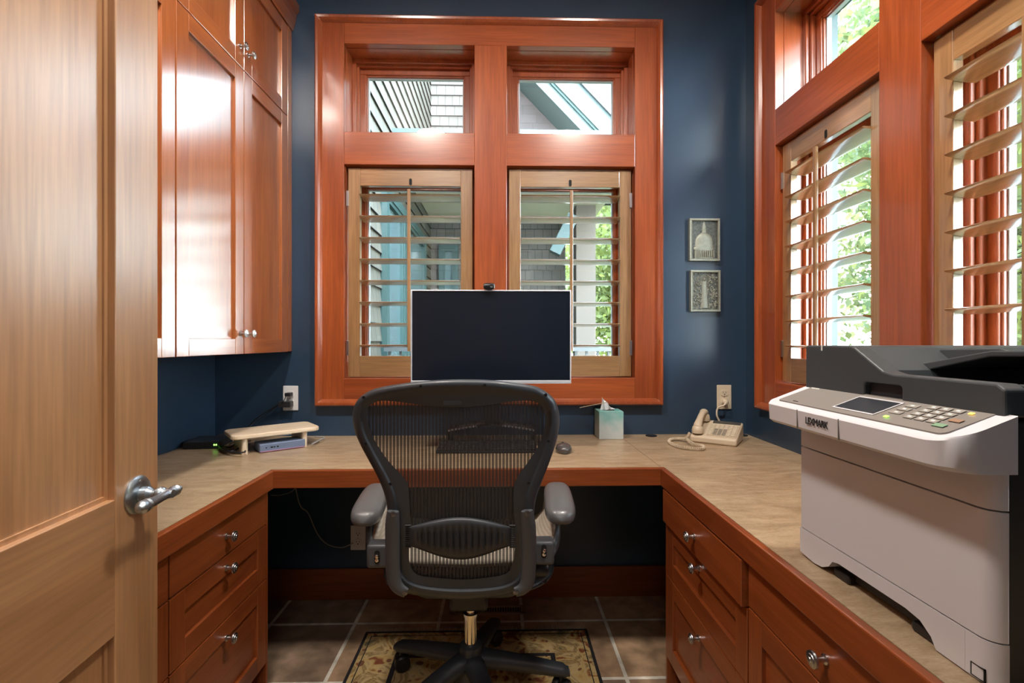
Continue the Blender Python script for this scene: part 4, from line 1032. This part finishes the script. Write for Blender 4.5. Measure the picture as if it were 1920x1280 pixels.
def tree(x, y, h, r, n, lm, label, seed, leaf=.10, low=.25):
    rg_ = np.random.RandomState(seed); root = empty('tree', (x, y, -.7)); tag(root, label, 'tree', 'leafy trees outside the windows')
    nc = 46; cen = rg_.normal(size=(nc, 3)); cen /= np.linalg.norm(cen, axis=1)[:, None]; cen *= (rg_.rand(nc, 1)**.4)
    cen = cen*np.array([r, r, h*(1-low)/2])+np.array([0, 0, h*(1+low)/2])
    tk = MB().tube([(0, 0, 0), (.05, 0, h*.3), (-.05, .05, h*.6), (.0, 0, h*.9)], [.16, .13, .09, .03], 8, 4)
    for k in range(14):
        c = cen[k]; z0_ = max(h*.15, c[2]*.6); tk.tube([(0, 0, z0_), (c[0]*.5, c[1]*.5, (z0_+c[2])/2+.1), tuple(c)], [.05, .03, .012], 5, 3)
    tk.build('trunk', BARK, root, smooth=60)
    idx = rg_.randint(0, nc, n); P = cen[idx]+rg_.normal(size=(n, 3))*r*.20
    a = rg_.normal(size=(n, 3)); a /= np.linalg.norm(a, axis=1)[:, None]; b = np.cross(a, rg_.normal(size=(n, 3))); b /= np.linalg.norm(b, axis=1)[:, None]
    s = leaf*(.6+.8*rg_.rand(n, 1)); V = np.stack([P-a*s, P+b*s*.55, P+a*s, P-b*s*.55], 1).reshape(-1, 3)
    me = bpy.data.meshes.new('foliage'); me.from_pydata(V.tolist(), [], np.arange(n*4).reshape(n, 4).tolist()); me.update(); me.materials.append(lm)
    o = bpy.data.objects.new('foliage', me); COL.objects.link(o); o.parent = root
TR = [(5.4, 3.4, 7.5, 2.1, 34000, 0, .05, 'bright spring-green tree nearest the side window'), (8.2, 7.0, 9, 2.5, 30000, 1, .07, 'mid-green tree beyond the side window, towards the corner'),
      (9.4, 2.2, 9, 2.4, 18000, 2, .08, 'pale leafy tree seen through louvres above the printer'), (11.5, 11.5, 12, 3.2, 20000, 2, .12, 'tall pale tree far behind the side window trees'),
      (3.2, 11, 8, 2.2, 26000, 0, .07, 'light green tree beyond the porch post'), (5.2, 16.5, 11, 3.0, 18000, 1, .12, 'dark leafy tree far behind the porch'), (14.5, 6.0, 12, 3.4, 20000, 0, .12, 'yellow-green tree farthest out from the side window')]
for i, (x, y, h, r, n, li, lf_, lb) in enumerate(TR): tree(x, y, h, r, n, LF[li], lb, 20+i, lf_, .08)

# ------------------------------------------------------------------ light
wd = bpy.data.worlds.new('World'); SC.world = wd; wd.use_nodes = True; t = wd.node_tree; bg = t.nodes['Background']
tc = t.nodes.new('ShaderNodeTexCoord'); sp = t.nodes.new('ShaderNodeSeparateXYZ'); r = t.nodes.new('ShaderNodeValToRGB')
t.links.new(tc.outputs['Generated'], sp.inputs[0]); t.links.new(sp.outputs[2], r.inputs['Fac'])
r.color_ramp.elements[0].position = 0; r.color_ramp.elements[0].color = (.86, .94, 1, 1); r.color_ramp.elements[1].position = .8; r.color_ramp.elements[1].color = (.62, .80, 1, 1)
t.links.new(r.outputs['Color'], bg.inputs['Color']); bg.inputs['Strength'].default_value = 21
s = bpy.data.lights.new('sun', 'SUN'); s.energy = 4; s.angle = R(3); s.color = (1, .95, .86)
so_ = bpy.data.objects.new('sun', s); COL.objects.link(so_); so_.rotation_euler = Vector((-.05, .75, -.9)).to_track_quat('-Z', 'Y').to_euler()
def lamp(x, y, z, size, e, col=(1, .92, .83), spread=180):
    l = bpy.data.lights.new('downlight_and_fill', 'AREA'); l.shape = 'DISK'; l.size = size; l.energy = e; l.color = col; l.spread = R(spread)
    o = bpy.data.objects.new('downlight_and_fill', l); COL.objects.link(o); o.location = (x, y, z)
lamp(-.58, .82, CZ-.02, .24, 23); lamp(.55, .82, CZ-.02, .24, 20)
lamp(0, -1.0, CZ-.03, .9, 9, (1, .97, .92), 170)  # added fill light in the unseen hall, reaching the room through the doorway

# ------------------------------------------------------------------ camera
cd = bpy.data.cameras.new('camera'); cd.sensor_width = 36; cd.lens = F/1920*36; cd.clip_start = .02; cd.clip_end = 200
co = bpy.data.objects.new('camera', cd); COL.objects.link(co); co.location = CAM; co.rotation_euler = (R(90), 0, -TH); SC.camera = co
vs = SC.view_settings; vs.view_transform = 'Standard'; vs.look = 'None'; vs.gamma = 1; vs.exposure = 0.8; vs.use_curve_mapping = False
